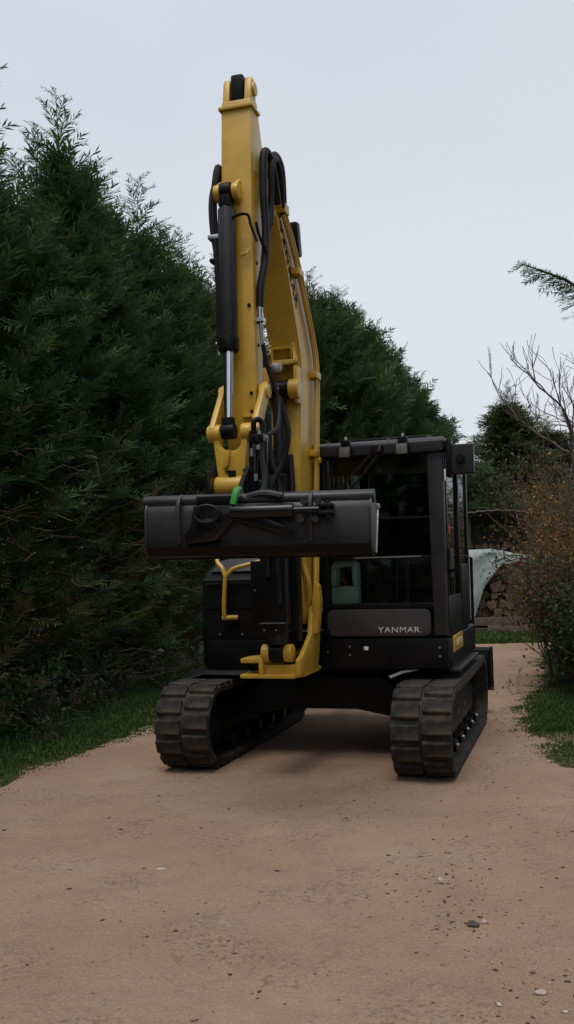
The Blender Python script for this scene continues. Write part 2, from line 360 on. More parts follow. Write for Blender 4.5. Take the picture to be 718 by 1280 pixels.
# car body
cb = B().prism([(-.52, .40), (.52, .40), (.48, .66), (-.48, .66)], -.75, .75, 'x')
cb.prism([(-.80, .30), (-.28, .40), (.28, .40), (.80, .30), (.80, .44), (.48, .665), (-.48, .665), (-.80, .44)], -.62, -.36, 'y'); cb.prism([(-.80, .30), (-.28, .40), (.28, .40), (.80, .30), (.80, .44), (.48, .665), (-.48, .665), (-.80, .44)], .36, .62, 'y')
part(cb, 'undercarriage_frame', 'black', bevel=.02)
part(B().cyl((0, 0, .655), (0, 0, .735), .50, 40), 'slewing_ring', 'black', bevel=.01)
# dozer blade
bp = [(1.80, .24), (1.74, .36), (1.72, .50), (1.76, .66), (1.80, .685), (1.785, .50), (1.80, .36), (1.84, .24)]
bl = part(B().prism(bp, -1.15, 1.15, 'x'), 'dozer_blade', 'black', bevel=.005)
for s in (-1, 1):
    part(B().prism([(1.62, .30), (1.845, .23), (1.815, .69), (1.70, .69)], s*1.15-.012, s*1.15+.012, 'x'), 'blade_end_plate', 'black', bl, bevel=.004)
    part(B().tube([(s*.42, .5, .42), (s*.42, 1.2, .42), (s*.42, 1.76, .42)], .06, 4), 'blade_arm', 'black', bl)

# --- upper body
def rrect(x0, x1, y0, y1, r, n=5):
    o_ = []
    for (cx, cy, a0) in ((x1-r, y1-r, 0), (x0+r, y1-r, 90), (x0+r, y0+r, 180), (x1-r, y0+r, 270)):
        for k in range(n+1): a = R(a0+90*k/n); o_.append((cx+r*math.cos(a), cy+r*math.sin(a)))
    return o_
dk = B().prism(rrect(-1.0, 1.07, -.74, 1.15, .12), .735, .97, 'z'); dk.prism([(-.95, 1.0)]+[(1.02*math.cos(a)*1.02+.03, .55+.72*math.sin(a)) for a in np.linspace(math.pi*.92, .08*math.pi, 18)], .74, 1.5, 'z')
part(dk, 'upper_deck', 'black', bevel=.015)
sk = part(B().prism([(.03, .75), (1.05, .75), (1.06, .985), (.03, .985)], -.80, -.735, 'y'), 'front_skirt', 'black', bevel=.012)
bolts(sk, [(.28, -.80, .925), (.28, -.80, .86), (.99, -.80, .915), (.99, -.80, .85), (.10, -.80, .88)], '-y', .009, .008)
part(B().bb(.395, .43, -.808, -.79, .895, .925), 'data_plate', 'white', sk, bevel=.003)
part(B().cyl((.58, -.80, .82), (.58, -.815, .82), .03, 16), 'plug', 'black', sk)
part(B().tube([(.62, -.95, .70), (.70, -.86, .73), (.80, -.70, .735)], .012, 6), 'step_edge', 'steel', sk)
# steps / track guard plates
gd = part(B().prism([(-.70, .715), (.75, .715), (.75, .73), (-.70, .74)], 1.04, 1.13, 'x'), 'side_step', 'grey', bevel=.003)
part(B().prism([(-.85, .70), (.2, .70), (.3, .733), (-.80, .733)], -1.1, -.55, 'x'), 'left_apron', 'black', bevel=.005)
# reflector on the side
rf = part(B().bb(1.066, 1.078, -.62, -.02, .86, .99), 'yellow_side_plate', 'yellow', bevel=.004)
part(B().bb(1.079, 1.088, -.50, -.14, .905, .95), 'plate_inset', 'decal', rf, bevel=.003)

# --- right hand hood (machine's right, picture left)
hp = [(-.66, .735), (-.68, .80), (-.68, 1.30), (-.655, 1.47), (-.60, 1.53), (-.35, 1.62), (.2, 1.68), (.95, 1.68), (.95, .735)]
hd = part(B().prism(hp, -1.02, -.40, 'x'), 'side_hood', 'black', bevel=.03, seg=3)
part(B().prism([(-.603, 1.534), (-.35, 1.626), (.10, 1.674), (.10, 1.684), (-.36, 1.636), (-.612, 1.545)], -.95, -.46, 'x'), 'hood_top_sheen', 'panel', hd, bevel=.003)  # lighter grey sheet stands in for sky reflected on the black hood top
part(B().bb(-.99, -.42, -.689, -.675, 1.235, 1.247), 'panel_seam', 'gloss', hd)
part(B().bb(-.98, -.43, -.688, -.672, 1.44, 1.452), 'panel_seam', 'grey', hd)
part(B().bb(-.78, -.62, -.689, -.676, .875, .895), 'vent_slot', 'grey', hd, bevel=.003)
bolts(hd, [(-.55, -.68, 1.30), (-.66, -.68, 1.02), (-.86, -.68, 1.02)], '-y', .012, .008)
# counterweight and engine cover behind
part(B().prism([(.98, .76), (1.24, .80), (1.30, 1.15), (1.24, 1.42), (1.0, 1.46)], -.88, .92, 'x'), 'counterweight', 'grey', bevel=.05, seg=3)
part(B().prism([(.35, 1.5), (1.05, 1.44), (1.05, 1.62), (.35, 1.7)], -.40, .04, 'x'), 'engine_cover', 'black', bevel=.03)
# yellow handrail
hr = B(); hr.tube([(-.80, -.70, 1.155), (-.795, -.735, 1.17), (-.79, -.75, 1.28), (-.775, -.755, 1.45), (-.765, -.75, 1.53)], .019, 8, 5)
hr.tube([(-.77, -.755, 1.50), (-.80, -.74, 1.57), (-.86, -.70, 1.64), (-.88, -.60, 1.80)], .019, 8, 5)
hr.tube([(-.77, -.755, 1.50), (-.70, -.745, 1.565), (-.56, -.72, 1.60), (-.42, -.70, 1.635)], .019, 8, 5)
h = part(hr, 'handrail', 'yellow'); part(B().cyl((-.815, -.735, 1.16), (-.69, -.70, 1.16), .02, 10), 'rail_foot', 'yellow', h)

# --- cab
CX0, CX1, CY0, CY1, CZ0, CZ1 = .06, 1.05, -.78, .88, .985, 2.53
CAB = part(B().bb(CX0, CX1, CY0+.04, CY1, CZ0, CZ0+.06), 'cab', 'black', bevel=.01)
def cp(b, name, m, bevel=.012, seg=2): return part(b, name, m, CAB, bevel, seg)
cp(B().prism([(CX0, CZ0+.02), (CX0+.06, CZ0+.02), (CX0+.055, CZ1-.08), (CX0, CZ1-.08)], CY0, CY0+.09, 'y'), 'front_pillar', 'black', .015)
cp(B().prism([(CX1-.105, CZ0+.02), (CX1, CZ0+.02), (CX1, CZ1-.08), (CX1-.125, CZ1-.08)], CY0, CY0+.10, 'y'), 'front_pillar', 'grey', .02)
for x0 in (CX0, CX1-.07): cp(B().bb(x0, x0+.07, CY1-.09, CY1, CZ0+.02, CZ1-.08), 'rear_pillar', 'black')
cp(B().bb(CX1-.055, CX1-.003, .16, .24, CZ0+.02, CZ1-.09), 'door_post', 'black')
rf = cp(B().prism([(CY0-.035, CZ1-.105), (CY0-.035, CZ1-.015), (CY0+.03, CZ1+.015), (CY1-.1, CZ1+.03), (CY1+.02, CZ1-.01), (CY1+.02, CZ1-.105)], CX0-.012, CX1+.012, 'x'), 'roof', 'grey', .02, 3)
part(B().bb(CX0+.12, CX1-.12, CY0+.16, CY1-.2, CZ1+.024, CZ1+.05), 'roof_hatch', 'black', rf, bevel=.012)
for i, xx in enumerate((.13, .30, .62, .93)): bolts(rf, [(xx, CY0+.06, CZ1+.012)], 'z', .012, .02)
# front: lower panel, sill, middle bar, glass
pn = cp(B().prism(rrect(.10, .925, 1.005, 1.215, .05), CY0-.012, CY0+.03, 'y'), 'front_panel', 'panel', .006)
tm = link('lettering', text_mesh('lettering', 'YANMAR', .062, 'silver', .003, .0, 1.2), pn); tm.location = (.675, CY0-.016, 1.052); tm.rotation_euler = (R(90), 0, 0)
cp(B().bb(CX0+.05, CX1-.10, CY0+.005, CY0+.06, 1.22, 1.262), 'lower_sill', 'black')
cp(B().bb(CX0+.05, CX1-.115, CY0+.014, CY0+.05, 1.607, 1.632), 'window_bar', 'black', .005)
part(B().bb(.33, .86, CY0+.004, CY0+.013, 1.618, 1.628), 'bar_trim', 'steel', CAB)
cp(B().bb(CX0+.055, CX1-.115, CY0+.03, CY0+.036, 1.25, 1.61), 'lower_window', 'clear', 0)
cp(B().bb(CX0+.055, CX1-.12, CY0+.022, CY0+.028, 1.63, 2.43), 'windshield', 'glass', 0)
ws = cp(B().prism([(CX0+.05, 1.64), (CX0+.085, 1.64), (CX0+.085, 2.40), (CX0+.05, 2.43)], CY0+.008, CY0+.06, 'y'), 'windshield_seal', 'gloss', .004)
# rounded upper corners of the windshield
for (xa, sgn) in ((CX0+.055, 1), (CX1-.115, -1)):
    pr = [(xa, 2.44), (xa, 2.30)]+[(xa+sgn*(.12-.12*math.cos(a)), 2.30+.12*math.sin(a)) for a in np.linspace(.15, math.pi/2, 7)]+[(xa+sgn*.12, 2.44)]
    cp(B().prism(pr, CY0+.012, CY0+.05, 'y'), 'corner_trim', 'black', 0)
# left and rear walls, windows
cp(B().bb(CX0+.005, CX0+.05, CY0+.08, CY1-.06, CZ0+.02, 1.45), 'left_wall', 'black')
cp(B().bb(CX0+.02, CX0+.026, CY0+.09, CY1-.07, 1.45, 2.42), 'left_window', 'glass', 0)
for k in range(4): cp(B().bb(CX0+.055, CX0+.075, CY0+.30+k*.17, CY0+.325+k*.17, 1.45, 2.42), 'guard_bar', 'grey', .004)
cp(B().bb(CX0+.06, CX1-.06, CY1-.05, CY1-.01, CZ0+.02, 1.75), 'rear_wall', 'black')
cp(B().bb(CX0+.06, CX1-.06, CY1-.03, CY1-.024, 1.75, 2.42), 'rear_window', 'rearglass', 0)
# door on the visible side
dr = cp(B().bb(CX1-.045, CX1+.006, CY0+.115, .155, CZ0+.03, 1.30), 'door', 'black', .012)
for (z0, z1, y0, y1) in ((1.30, 2.42, CY0+.115, CY0+.165), (1.30, 2.42, .10, .155), (2.37, 2.43, CY0+.115, .155)):
    part(B().bb(CX1-.045, CX1+.006, y0, y1, z0, z1), 'door_frame', 'black', dr, bevel=.008)
part(B().bb(CX1-.022, CX1-.016, CY0+.16, .11, 1.29, 2.38), 'door_window', 'clear', dr)
part(B().bb(CX1+.008, CX1+.035, CY0+.135, CY0+.20, 1.45, 1.68), 'door_handle', 'panel', dr, bevel=.008)
part(B().bb(CX1+.006, CX1+.02, CY0+.13, CY0+.17, 1.80, 1.86), 'door_marker', 'red', dr, bevel=.004)
cp(B().bb(CX1-.045, CX1+.004, .245, CY1-.08, CZ0+.03, 1.55), 'side_panel', 'black')
cp(B().bb(CX1-.022, CX1-.016, .24, CY1-.08, 1.55, 2.42), 'side_window', 'glass', 0)
cp(B().tube([(CX1+.01, -.64, 2.28), (CX1+.075, -.64, 2.25), (CX1+.075, -.64, 1.9), (CX1+.075, -.64, 1.55), (CX1+.01, -.64, 1.50)], .014, 8, 3), 'grab_rail', 'black', 0)
cp(B().tube([(CX1+.01, .30, 1.62), (CX1+.08, .30, 1.60), (CX1+.08, .30, 1.05), (CX1+.01, .30, 1.02)], .014, 8), 'grab_rail', 'black', 0)
cp(B().bb(CX1+.004, CX1+.02, CY0+.02, CY0+.075, 2.20, 2.29), 'hinge_cap', 'white', .006)
# mirror box
mr = cp(B().bb(1.115, 1.285, -.78, -.70, 2.245, 2.475), 'mirror', 'grey', .02, 3)
part(B().lathe([(-.03, 0), (-.028, .03), (0, .036), (.01, .036)], (1.185, -.785, 2.36), 'y', 16), 'mirror_knob', 'black', mr)
part(B().tube([(1.03, -.70, 2.44), (1.12, -.72, 2.47), (1.19, -.73, 2.40)], .018, 8, 4), 'mirror_arm', 'black', mr)
part(B().bb(1.07, 1.115, -.76, -.62, 2.23, 2.52), 'mirror_bracket', 'black', mr, bevel=.01)
# work lights
for xx in (.305, .755):
    wl = cp(B().bb(xx-.052, xx+.052, CY0-.115, CY0-.05, 2.405, 2.50), 'work_light', 'black', .012)
    part(B().bb(xx-.043, xx+.043, CY0-.124, CY0-.112, 2.412, 2.490), 'lamp_lens', 'lens', wl, bevel=.008)
    part(B().bb(xx-.035, xx+.035, CY0-.09, CY0-.035, 2.495, 2.55), 'lamp_bracket', 'black', wl, bevel=.006)
    part(B().cyl((xx, CY0-.07, 2.55), (xx, CY0-.07, 2.575), .012, 8), 'lamp_bolt', 'steel', wl)
# wiper
wp = cp(B().bb(.50, .60, CY0-.07, CY0-.03, 2.43, 2.50), 'wiper_motor', 'black', .01)
part(B().tube([(.56, CY0-.05, 2.47), (.47, CY0-.055, 2.40), (.34, CY0-.05, 2.27), (.22, CY0-.04, 2.16)], .008, 6), 'wiper_arm', 'hose', wp)
part(B().tube([(.60, CY0-.045, 2.47), (.52, CY0-.05, 2.38), (.40, CY0-.04, 2.24), (.27, CY0-.03, 2.12)], .010, 6), 'wiper_blade', 'hose', wp)
part(B().tube([(.565, CY0-.075, 2.45), (.585, CY0-.08, 2.50)], .008, 6), 'wiper_nozzle', 'steel', wp)
# seat and controls
st = cp(B().bb(.36, .84, -.05, .42, 1.32, 1.46), 'operator_seat', 'seatm', .05, 3)
part(B().prism([(.34, 1.44), (.46, 1.44), (.56, 2.10), (.46, 2.12)], .37, .83, 'x'), 'seat_back', 'seatm', st, bevel=.05, seg=3)
part(B().prism([(.44, 2.12), (.54, 2.12), (.56, 2.32), (.48, 2.32)], .47, .73, 'x'), 'headrest', 'seatm', st, bevel=.04, seg=3)
part(B().bb(.42, .78, 0, .38, 1.04, 1.33), 'seat_base', 'black', st, bevel=.02)
for xx in (.27, .93):
    cs = cp(B().bb(xx-.06, xx+.06, -.22, .35, 1.10, 1.55), 'control_console', 'black', .03)
    part(B().tube([(xx, -.16, 1.54), (xx, -.18, 1.66), (xx, -.17, 1.76)], .014, 8), 'joystick', 'hose', cs)
    part(B().lathe([(-.05, 0), (-.045, .022), (.03, .027), (.05, 0)], (xx, -.17, 1.78), 'z', 12), 'joystick_grip', 'hose', cs)
for xx in (.60, .69):
    lv = cp(B().tube([(xx, -.42, 1.05), (xx, -.44, 1.40), (xx+.01, -.40, 1.66)], .009, 6), 'travel_lever', 'panel', 0)
    part(B().bb(xx-.04, xx+.04, -.52, -.38, 1.06, 1.08), 'foot_pedal', 'steel', lv, bevel=.006)
cp(B().bb(.86, .93, -.60, -.55, 1.66, 1.86), 'monitor', 'gloss', .01)

# mint jerrycan on the cab floor
jc = tag(empty('jerrycan', (0, 0, 0)), 'pale green plastic can standing inside the cab behind the lower window', 'can')
jc.location = EX.location; jc.rotation_euler = EX.rotation_euler
prof = [(.115, 1.05), (.33, 1.05), (.335, 1.48), (.325, 1.585), (.28, 1.60), (.14, 1.60), (.115, 1.54)]
part(B().prism([(.115, 1.047), (.335, 1.047), (.335, 1.40), (.115, 1.40)], -.70, -.56, 'y'), 'can_body', 'can', jc, bevel=.02)
part(B().prism([(.115, 1.40), (.16, 1.40), (.165, 1.55), (.115, 1.52)], -.70, -.56, 'y'), 'can_shoulder', 'can', jc, bevel=.015)
part(B().prism([(.295, 1.40), (.335, 1.40), (.33, 1.585), (.285, 1.585)], -.70, -.56, 'y'), 'can_shoulder', 'can', jc, bevel=.012)
part(B().prism([(.115, 1.52), (.165, 1.55), (.285, 1.555), (.33, 1.585), (.30, 1.602), (.15, 1.602), (.115, 1.575)], -.68, -.58, 'y'), 'can_handle', 'can', jc, bevel=.012)
part(B().cyl((.15, -.63, 1.60), (.15, -.63, 1.635), .028, 14), 'can_cap', 'gloss', jc)

# --- swing bracket
sw = B()
sw.prism([(-.36, -1.60), (.05, -1.60), (.10, -1.45), (.10, -1.02), (-.02, -.72), (-.16, -.72), (-.24, -1.2), (-.36, -1.42)], .765, .795, 'z')
SW = part(sw, 'swing_bracket', 'yellow', bevel=.01)
part(B().prism([(-.36, -1.58), (-.20, -1.58), (-.19, -1.30), (-.02, -.74), (-.16, -.74), (-.24, -1.2), (-.36, -1.40)], .875, .91, 'z'), 'upper_plate', 'yellow', SW, bevel=.01)
part(B().bb(-.21, .06, -1.56, -1.50, .79, .862), 'bracket_web', 'yellow', SW, bevel=.01)
for xx, nm in ((-.215, 0), (.065, 1)):
    part(B().prism([(-1.60, .785), (-1.10, .785), (-1.02, 1.0), (-1.04, 1.27), (-1.12, 1.33), (-1.20, 1.28), (-1.27, 1.06), (-1.50, .93), (-1.60, .90)], xx, xx+.036, 'x'), 'bracket_cheek', 'yellow', SW, bevel=.01)
part(B().cyl((-.22, -1.12, 1.24), (.12, -1.12, 1.24), .07, 22), 'boom_foot_pin', 'yellow', SW, bevel=.008)
part(B().cyl((.115, -1.12, 1.24), (.14, -1.12, 1.24), .042, 18), 'pin_cap', 'yellow', SW)
for xx in (-.165, .005): part(B().cyl((xx-.03, -1.54, .945), (xx+.03, -1.54, .945), .066, 20), 'cylinder_boss', 'yellow', SW, bevel=.006)
part(B().cyl((-.133, -1.54, .945), (-.027, -1.54, .945), .07, 20), 'rod_end', 'black', SW, bevel=.006)
part(B().prism([(.09, 1.05), (.135, 1.07), (.16, 1.30), (.15, 1.42), (.115, 1.46), (.095, 1.30)], -1.22, -1.13, 'y'), 'hose_guide', 'yellow', SW, bevel=.008)
part(B().tube([(.05, -1.30, 1.90), (.08, -1.30, 1.75), (.055, -1.28, 1.6), (.085, -1.26, 1.45), (.07, -1.2, 1.3)], .022, 8, 6), 'looped_pipe', 'yellow', SW)
# swing post at the deck nose
part(B().prism([(-.30, -.73), (.14, -.73), (.08, -1.0), (-.02, -1.08), (-.14, -1.08), (-.24, -1.0)], .74, .772, 'z').prism([(-.30, -.73), (.14, -.73), (.06, -.98), (-.22, -.98)], .99, 1.06, 'z'), 'swing_post', 'black', bevel=.008)

# --- boom
back = [(-.98, 1.20), (-.90, 1.55), (-.845, 1.95), (-.80, 2.25), (-.74, 2.65), (-.685, 3.0), (-.70, 3.25), (-.79, 3.42), (-.93, 3.60), (-1.09, 3.79), (-1.30, 4.01), (-1.52, 4.19), (-1.72, 4.35), (-1.86, 4.44)]
front = [(-2.0, 4.37), (-2.0, 4.24), (-1.86, 4.16), (-1.72, 4.06), (-1.50, 3.76), (-1.29, 3.37), (-1.20, 3.20), (-1.17, 3.05), (-1.23, 2.75), (-1.29, 2.35), (-1.30, 1.9), (-1.28, 1.5), (-1.24, 1.20), (-1.18, 1.13), (-1.06, 1.13)]
BX0, BX1 = -.185, .045
BOOM = part(B().prism(back+front, BX0, BX1, 'x'), 'boom', 'yellow', bevel=.014)
# side flange line and under-plate edges
part(B().prism([(y+.012, z) for y, z in front[3:12]]+[(y+.035, z) for y, z in reversed(front[3:12])], BX1-.004, BX1+.010, 'x'), 'edge_strip', 'yellow', BOOM, bevel=.003)
pp = [(-.99, 1.4), (-.93, 1.75), (-.885, 2.2), (-.825, 2.65), (-.775, 3.0), (-.79, 3.22), (-.87, 3.38), (-1.02, 3.58), (-1.18, 3.78), (-1.38, 3.98), (-1.56, 4.12), (-1.66, 4.20)]
for k in range(2):
    part(B().tube([(BX1+.03, y-.055*k, z-.025*k) for y, z in pp], .017, 8, 5), 'steel_pipe', 'yellow', BOOM)
for (y, z) in ((-.90, 2.45), (-.80, 3.08), (-1.22, 3.78), (-.93, 1.85)):
    part(B().bb(BX1, BX1+.055, y-.10, y+.035, z-.025, z+.025), 'pipe_clamp', 'yellow', BOOM, bevel=.006)
part(B().cyl((BX1, -.90, 2.40), (BX1+.07, -.90, 2.40), .022, 12), 'clamp_bolt', 'yellow', BOOM)
lm = link('lettering', text_mesh('boom_lettering', 'YANMAR', .11, 'black', .002, .002, 1.3), BOOM)
# along the boom: direction from (-1.50,3.86) to (-1.10,3.40); text reads down the boom
d = Vector((0, .40, -.50)).normalized(); nrm = Vector((1, 0, 0)); up = nrm.cross(d)
lm.matrix_local = Matrix.Translation((BX1+.003, -1.415, 3.79)) @ Matrix((d, up, nrm)).transposed().to_4x4()
# cylinder bracket on the front of the boom
cbk = part(B().bb(-.17, .03, -1.275, -1.15, 3.10, 3.135).bb(-.17, .03, -1.275, -1.14, 3.215, 3.25).bb(-.17, -.14, -1.275, -1.14, 3.10, 3.25).bb(0, .03, -1.275, -1.14, 3.10, 3.25), 'front_bracket', 'yellow', BOOM, bevel=.008)
for xx in (-.205, .03): part(B().cyl((xx-.035, -1.30, 2.90), (xx+.045, -1.30, 2.90), .075, 22), 'pin_boss', 'yellow', BOOM, bevel=.008)
for (x0, x1) in ((-.215, -.165), (.025, .055)): part(B().bb(x0, x1, -1.30, -1.17, 2.80, 3.08), 'boss_plate', 'yellow', BOOM, bevel=.008)
# boom head pivot
part(B().cyl((-.225, -1.93, 4.31), (.09, -1.93, 4.31), .07, 22), 'arm_pivot_pin', 'yellow', BOOM, bevel=.008)
# work light on boom
bw = part(B().bb(.005, .07, -1.22, -1.12, 3.93, 4.19, Matrix.Rotation(R(12), 3, 'X')), 'boom_light', 'black', BOOM, bevel=.025, seg=3)
part(B().bb(-.02, .04, -1.22, -1.14, 3.86, 4.0), 'light_bracket', 'black', bw, bevel=.005)

# --- boom cylinder
bc = part(B().cyl((-.085, -1.53, 1.0), (-.085, -1.355, 2.30), .082, 24), 'boom_cylinder', 'barrel', bevel=.006)
part(B().cyl((-.085, -1.36, 2.26), (-.085, -1.348, 2.36), .095, 24), 'gland', 'black', bc, bevel=.008)
part(B().cyl((-.085, -1.35, 2.30), (-.085, -1.305, 2.85), .05, 20), 'piston_rod', 'barrel', bc)
part(B().cyl((-.165, -1.30, 2.90), (-.01, -1.30, 2.90), .072, 20), 'rod_eye', 'black', bc, bevel=.008)
part(B().bb(-.125, -.05, -1.36, -1.27, 3.02, 3.095), 'grease_block', 'steel', bc, bevel=.012)
part(B().cyl((-.085, -1.375, 2.90), (-.085, -1.36, 2.90), .018, 12), 'pin_bolt', 'steel', bc)
part(B().prism([(-1.60, 1.10), (-1.58, 1.75), (-1.44, 2.25), (-1.42, 2.25), (-1.545, 1.75), (-1.56, 1.10)], -.165, -.005, 'x'), 'rod_guard', 'black', bc, bevel=.006)
part(B().tube([(-.02, -1.44, 2.75), (.02, -1.46, 2.55), (-.02, -1.47, 2.35), (-.10, -1.53, 2.15), (-.13, -1.56, 1.9), (-.12, -1.6, 1.5)], .022, 8, 6), 'hose', 'hose', bc)
part(B().tube([(-.14, -1.42, 2.7), (-.12, -1.45, 2.4), (-.04, -1.50, 2.1), (-.05, -1.59, 1.7), (-.04, -1.60, 1.3)], .020, 8, 6), 'hose', 'hose', bc)
# black valve block / hose bundle beside the foot
vb = part(B().bb(-.335, -.18, -1.38, -1.16, 1.04, 1.62), 'valve_guard', 'black', bevel=.015)
bolts(vb, [(-.30, -1.38, 1.40), (-.22, -1.38, 1.12), (-.22, -1.38, 1.30)], '-y', .01, .008)
fp = part(B().bb(-.185, .02, -1.66, -1.61, 1.10, 1.165), 'foot_guard', 'black', bevel=.006)
part(B().bb(-.175, .01, -1.665, -1.60, 1.166, 1.172), 'guard_edge', 'steel', fp)
bolts(fp, [(-.14, -1.66, 1.12), (-.05, -1.66, 1.12)], '-y', .008, .006)
hg = part(B().bb(-.01, .052, -1.45, -1.32, 1.02, 1.72), 'hose_guard', 'black', bevel=.01)
part(B().tube([(.02, -1.46, 1.7), (.03, -1.44, 1.9), (.02, -1.40, 2.15), (.0, -1.36, 2.4)], .026, 8, 5), 'hose', 'hose', hg)
for k in range(3):
    part(B().tube([(-.25+.04*k, -1.30, 1.6), (-.27+.04*k, -1.34, 1.75), (-.22+.04*k, -1.33, 1.95), (-.2+.05*k, -1.2, 2.15)], .022, 8, 5), 'hose', 'hose', vb)

# --- arm cylinder on the back of the boom
ac = part(B().cyl((-.07, -.68, 3.52), (-.07, -1.55, 4.36), .055, 20), 'arm_cylinder', 'barrel', bevel=.005)
part(B().cyl((-.07, -1.50, 4.31), (-.07, -2.06, 4.80), .032, 16), 'piston_rod', 'chrome', ac)
part(B().bb(-.145, .005, -.74, -.62, 3.30, 3.50), 'cylinder_mount', 'yellow', ac, bevel=.01)
part(B().bb(-.115, -.025, -2.13, -2.0, 4.70, 4.885), 'rod_end', 'black', ac, bevel=.02)

bxc = -.115
# --- arm
af = [(-2.115, 4.86), (-2.15, 4.70), (-2.185, 4.30), (-2.205, 3.95), (-2.215, 3.3), (-2.22, 2.45), (-2.20, 2.28), (-2.14, 2.23)]
ab = [(-2.08, 2.26), (-2.07, 2.6), (-2.04, 3.1), (-1.99, 3.6), (-1.93, 4.0), (-1.86, 4.22), (-1.865, 4.38), (-1.93, 4.46), (-2.02, 4.72), (-2.03, 4.86)]
AX0, AX1 = -.175, .035
ARM = part(B().prism(af[1:]+ab[:-1], AX0, AX1, 'x'), 'arm', 'yellow', bevel=.012)
for (x0, x1) in ((AX0+.005, AX0+.052), (AX1-.052, AX1-.005)):
    part(B().prism([(-2.149, 4.66), (-2.118, 4.83), (-2.10, 4.865), (-2.05, 4.865), (-2.025, 4.82), (-2.02, 4.66)], x0, x1, 'x'), 'tail_ear', 'yellow', ARM, bevel=.01)
part(B().bb(AX0-.015, AX1+.015, -2.178, -2.0, 4.635, 4.655), 'tail_flange', 'yellow', ARM, bevel=.004)
part(B().cyl((AX1-.01, -2.07, 4.79), (AX1+.010, -2.07, 4.79), .045, 18), 'pin_cap', 'yellow', ARM, bevel=.005)
part(B().bb(AX1-.003, AX1+.002, -2.12, -2.05, 4.22, 4.46), 'decal', 'decal', ARM)
for xx in (bxc-.085, bxc+.042): part(B().cyl((xx, -2.245, 4.05), (xx+.045, -2.245, 4.05), .055, 20), 'pin_boss', 'yellow', ARM, bevel=.006)
for xx in (bxc-.076, bxc+.05): part(B().prism([(-2.20, 3.97), (-2.28, 4.02), (-2.28, 4.09), (-2.19, 4.15)], xx, xx+.03, 'x'), 'cylinder_lug', 'yellow', ARM, bevel=.006)
for (z, y) in ((3.30, -2.218), (2.60, -2.221), (2.72, -2.22)): bolts(ARM, [(AX1-.03, y, z)], '-y', .012, .010, 'black')
bolts(ARM, [(AX1, -2.13, 3.6), (AX1, -2.14, 3.2), (AX1, -2.14, 3.05)], 'x', .012, .008, 'black')
part(B().tube([(AX1-.07, -2.235, 3.63), (AX1-.03, -2.25, 3.63), (AX1-.012, -2.235, 3.66)], .010, 6), 'hose_hook', 'yellow', ARM)
part(B().bb(AX1-.09, AX1-.01, -2.245, -2.215, 2.56, 2.58), 'stop_tab', 'yellow', ARM, bevel=.004)
part(B().cyl((AX0-.02, -2.14, 2.30), (AX1+.02, -2.14, 2.30), .07, 20), 'tip_boss', 'yellow', ARM, bevel=.008)

# --- bucket cylinder
bxc = -.115
kc = part(B().cyl((bxc, -2.30, 3.06), (bxc, -2.265, 3.93), .060, 24), 'bucket_cylinder', 'barrel', bevel=.006)
part(B().cyl((bxc, -2.268, 3.90), (bxc, -2.262, 3.97), .055, 20, .04), 'barrel_end', 'black', kc)
part(B().cyl((bxc-.038, -2.262, 4.05), (bxc+.038, -2.262, 4.05), .058, 20).bb(bxc-.036, bxc+.036, -2.31, -2.22, 3.93, 4.05), 'barrel_eye', 'black', kc, bevel=.01)
part(B().cyl((bxc, -2.304, 2.99), (bxc, -2.299, 3.08), .068, 24), 'gland', 'black', kc, bevel=.006)
part(B().cyl((bxc, -2.345, 2.50), (bxc, -2.304, 3.00), .033, 20), 'piston_rod', 'chrome', kc)
part(B().tube([(bxc+.05, -2.30, 3.86), (bxc+.12, -2.31, 3.87), (bxc+.16, -2.30, 3.86), (bxc+.17, -2.28, 3.80), (bxc+.20, -2.25, 3.70)], .010, 6, 4), 'oil_pipe', 'gloss', kc)
part(B().cyl((bxc-.045, -2.345, 2.46), (bxc+.045, -2.345, 2.46), .052, 20).bb(bxc-.035, bxc+.035, -2.38, -2.31, 2.44, 2.55), 'rod_eye', 'black', kc, bevel=.008)

# --- links
LZ, LY = 2.445, -2.36
for (xx, s) in ((AX0-.055, -1), (AX1+.02, 1)):
    b = B().prism([(LY-.055, LZ+.035), (LY-.045, LZ-.045), (LY+.03, LZ-.05), (-2.115, 2.70), (-2.10, 2.77), (-2.15, 2.80), (-2.19, 2.77)], xx, xx+.038, 'x')
    lk = part(b, 'side_link', 'yellow', bevel=.01)
    part(B().cyl((xx-.012, -2.145, 2.74), (xx+.05, -2.145, 2.74), .05, 18), 'link_boss', 'yellow', lk, bevel=.006)
    part(B().cyl((xx-.016, LY, LZ), (xx+.054, LY, LZ), .058, 18), 'link_boss', 'yellow', lk, bevel=.006)
    bolts(lk, [(xx+(.05 if s > 0 else -.012), LY, LZ)], 'x' if s > 0 else '-x', .012, .01, 'black')
hl = B()
hl.prism([(-.215, 2.47), (-.165, 2.47), (-.160, 2.36), (-.125, 2.33), (-.055, 2.33), (-.02, 2.36), (-.012, 2.47), (.04, 2.47), (.005, 2.20), (-.015, 2.05), (-.16, 2.05), (-.185, 2.20)], -2.40, -2.33, 'y')
HLK = part(hl, 'bucket_link', 'yellow', bevel=.014)
for (x0, x1) in ((-.225, -.158), (-.015, .045)): part(B().cyl((x0, LY, LZ), (x1, LY, LZ), .06, 20), 'link_boss', 'yellow', HLK, bevel=.008)
part(B().cyl((-.20, -2.37, 2.10), (.022, -2.37, 2.10), .068, 24), 'lower_boss', 'yellow', HLK, bevel=.012)
part(B().prism([(-.125, 2.20), (-.055, 2.20), (-.055, 2.15), (-.10, 2.15), (-.105, 2.18)], -2.408, -2.395, 'y'), 'slot', 'black', HLK)
part(B().prism([(-.135, 2.21), (-.10, 2.23), (-.085, 2.335), (-.12, 2.325)], -2.425, -2.395, 'y'), 'rib', 'yellow', HLK, bevel=.006)

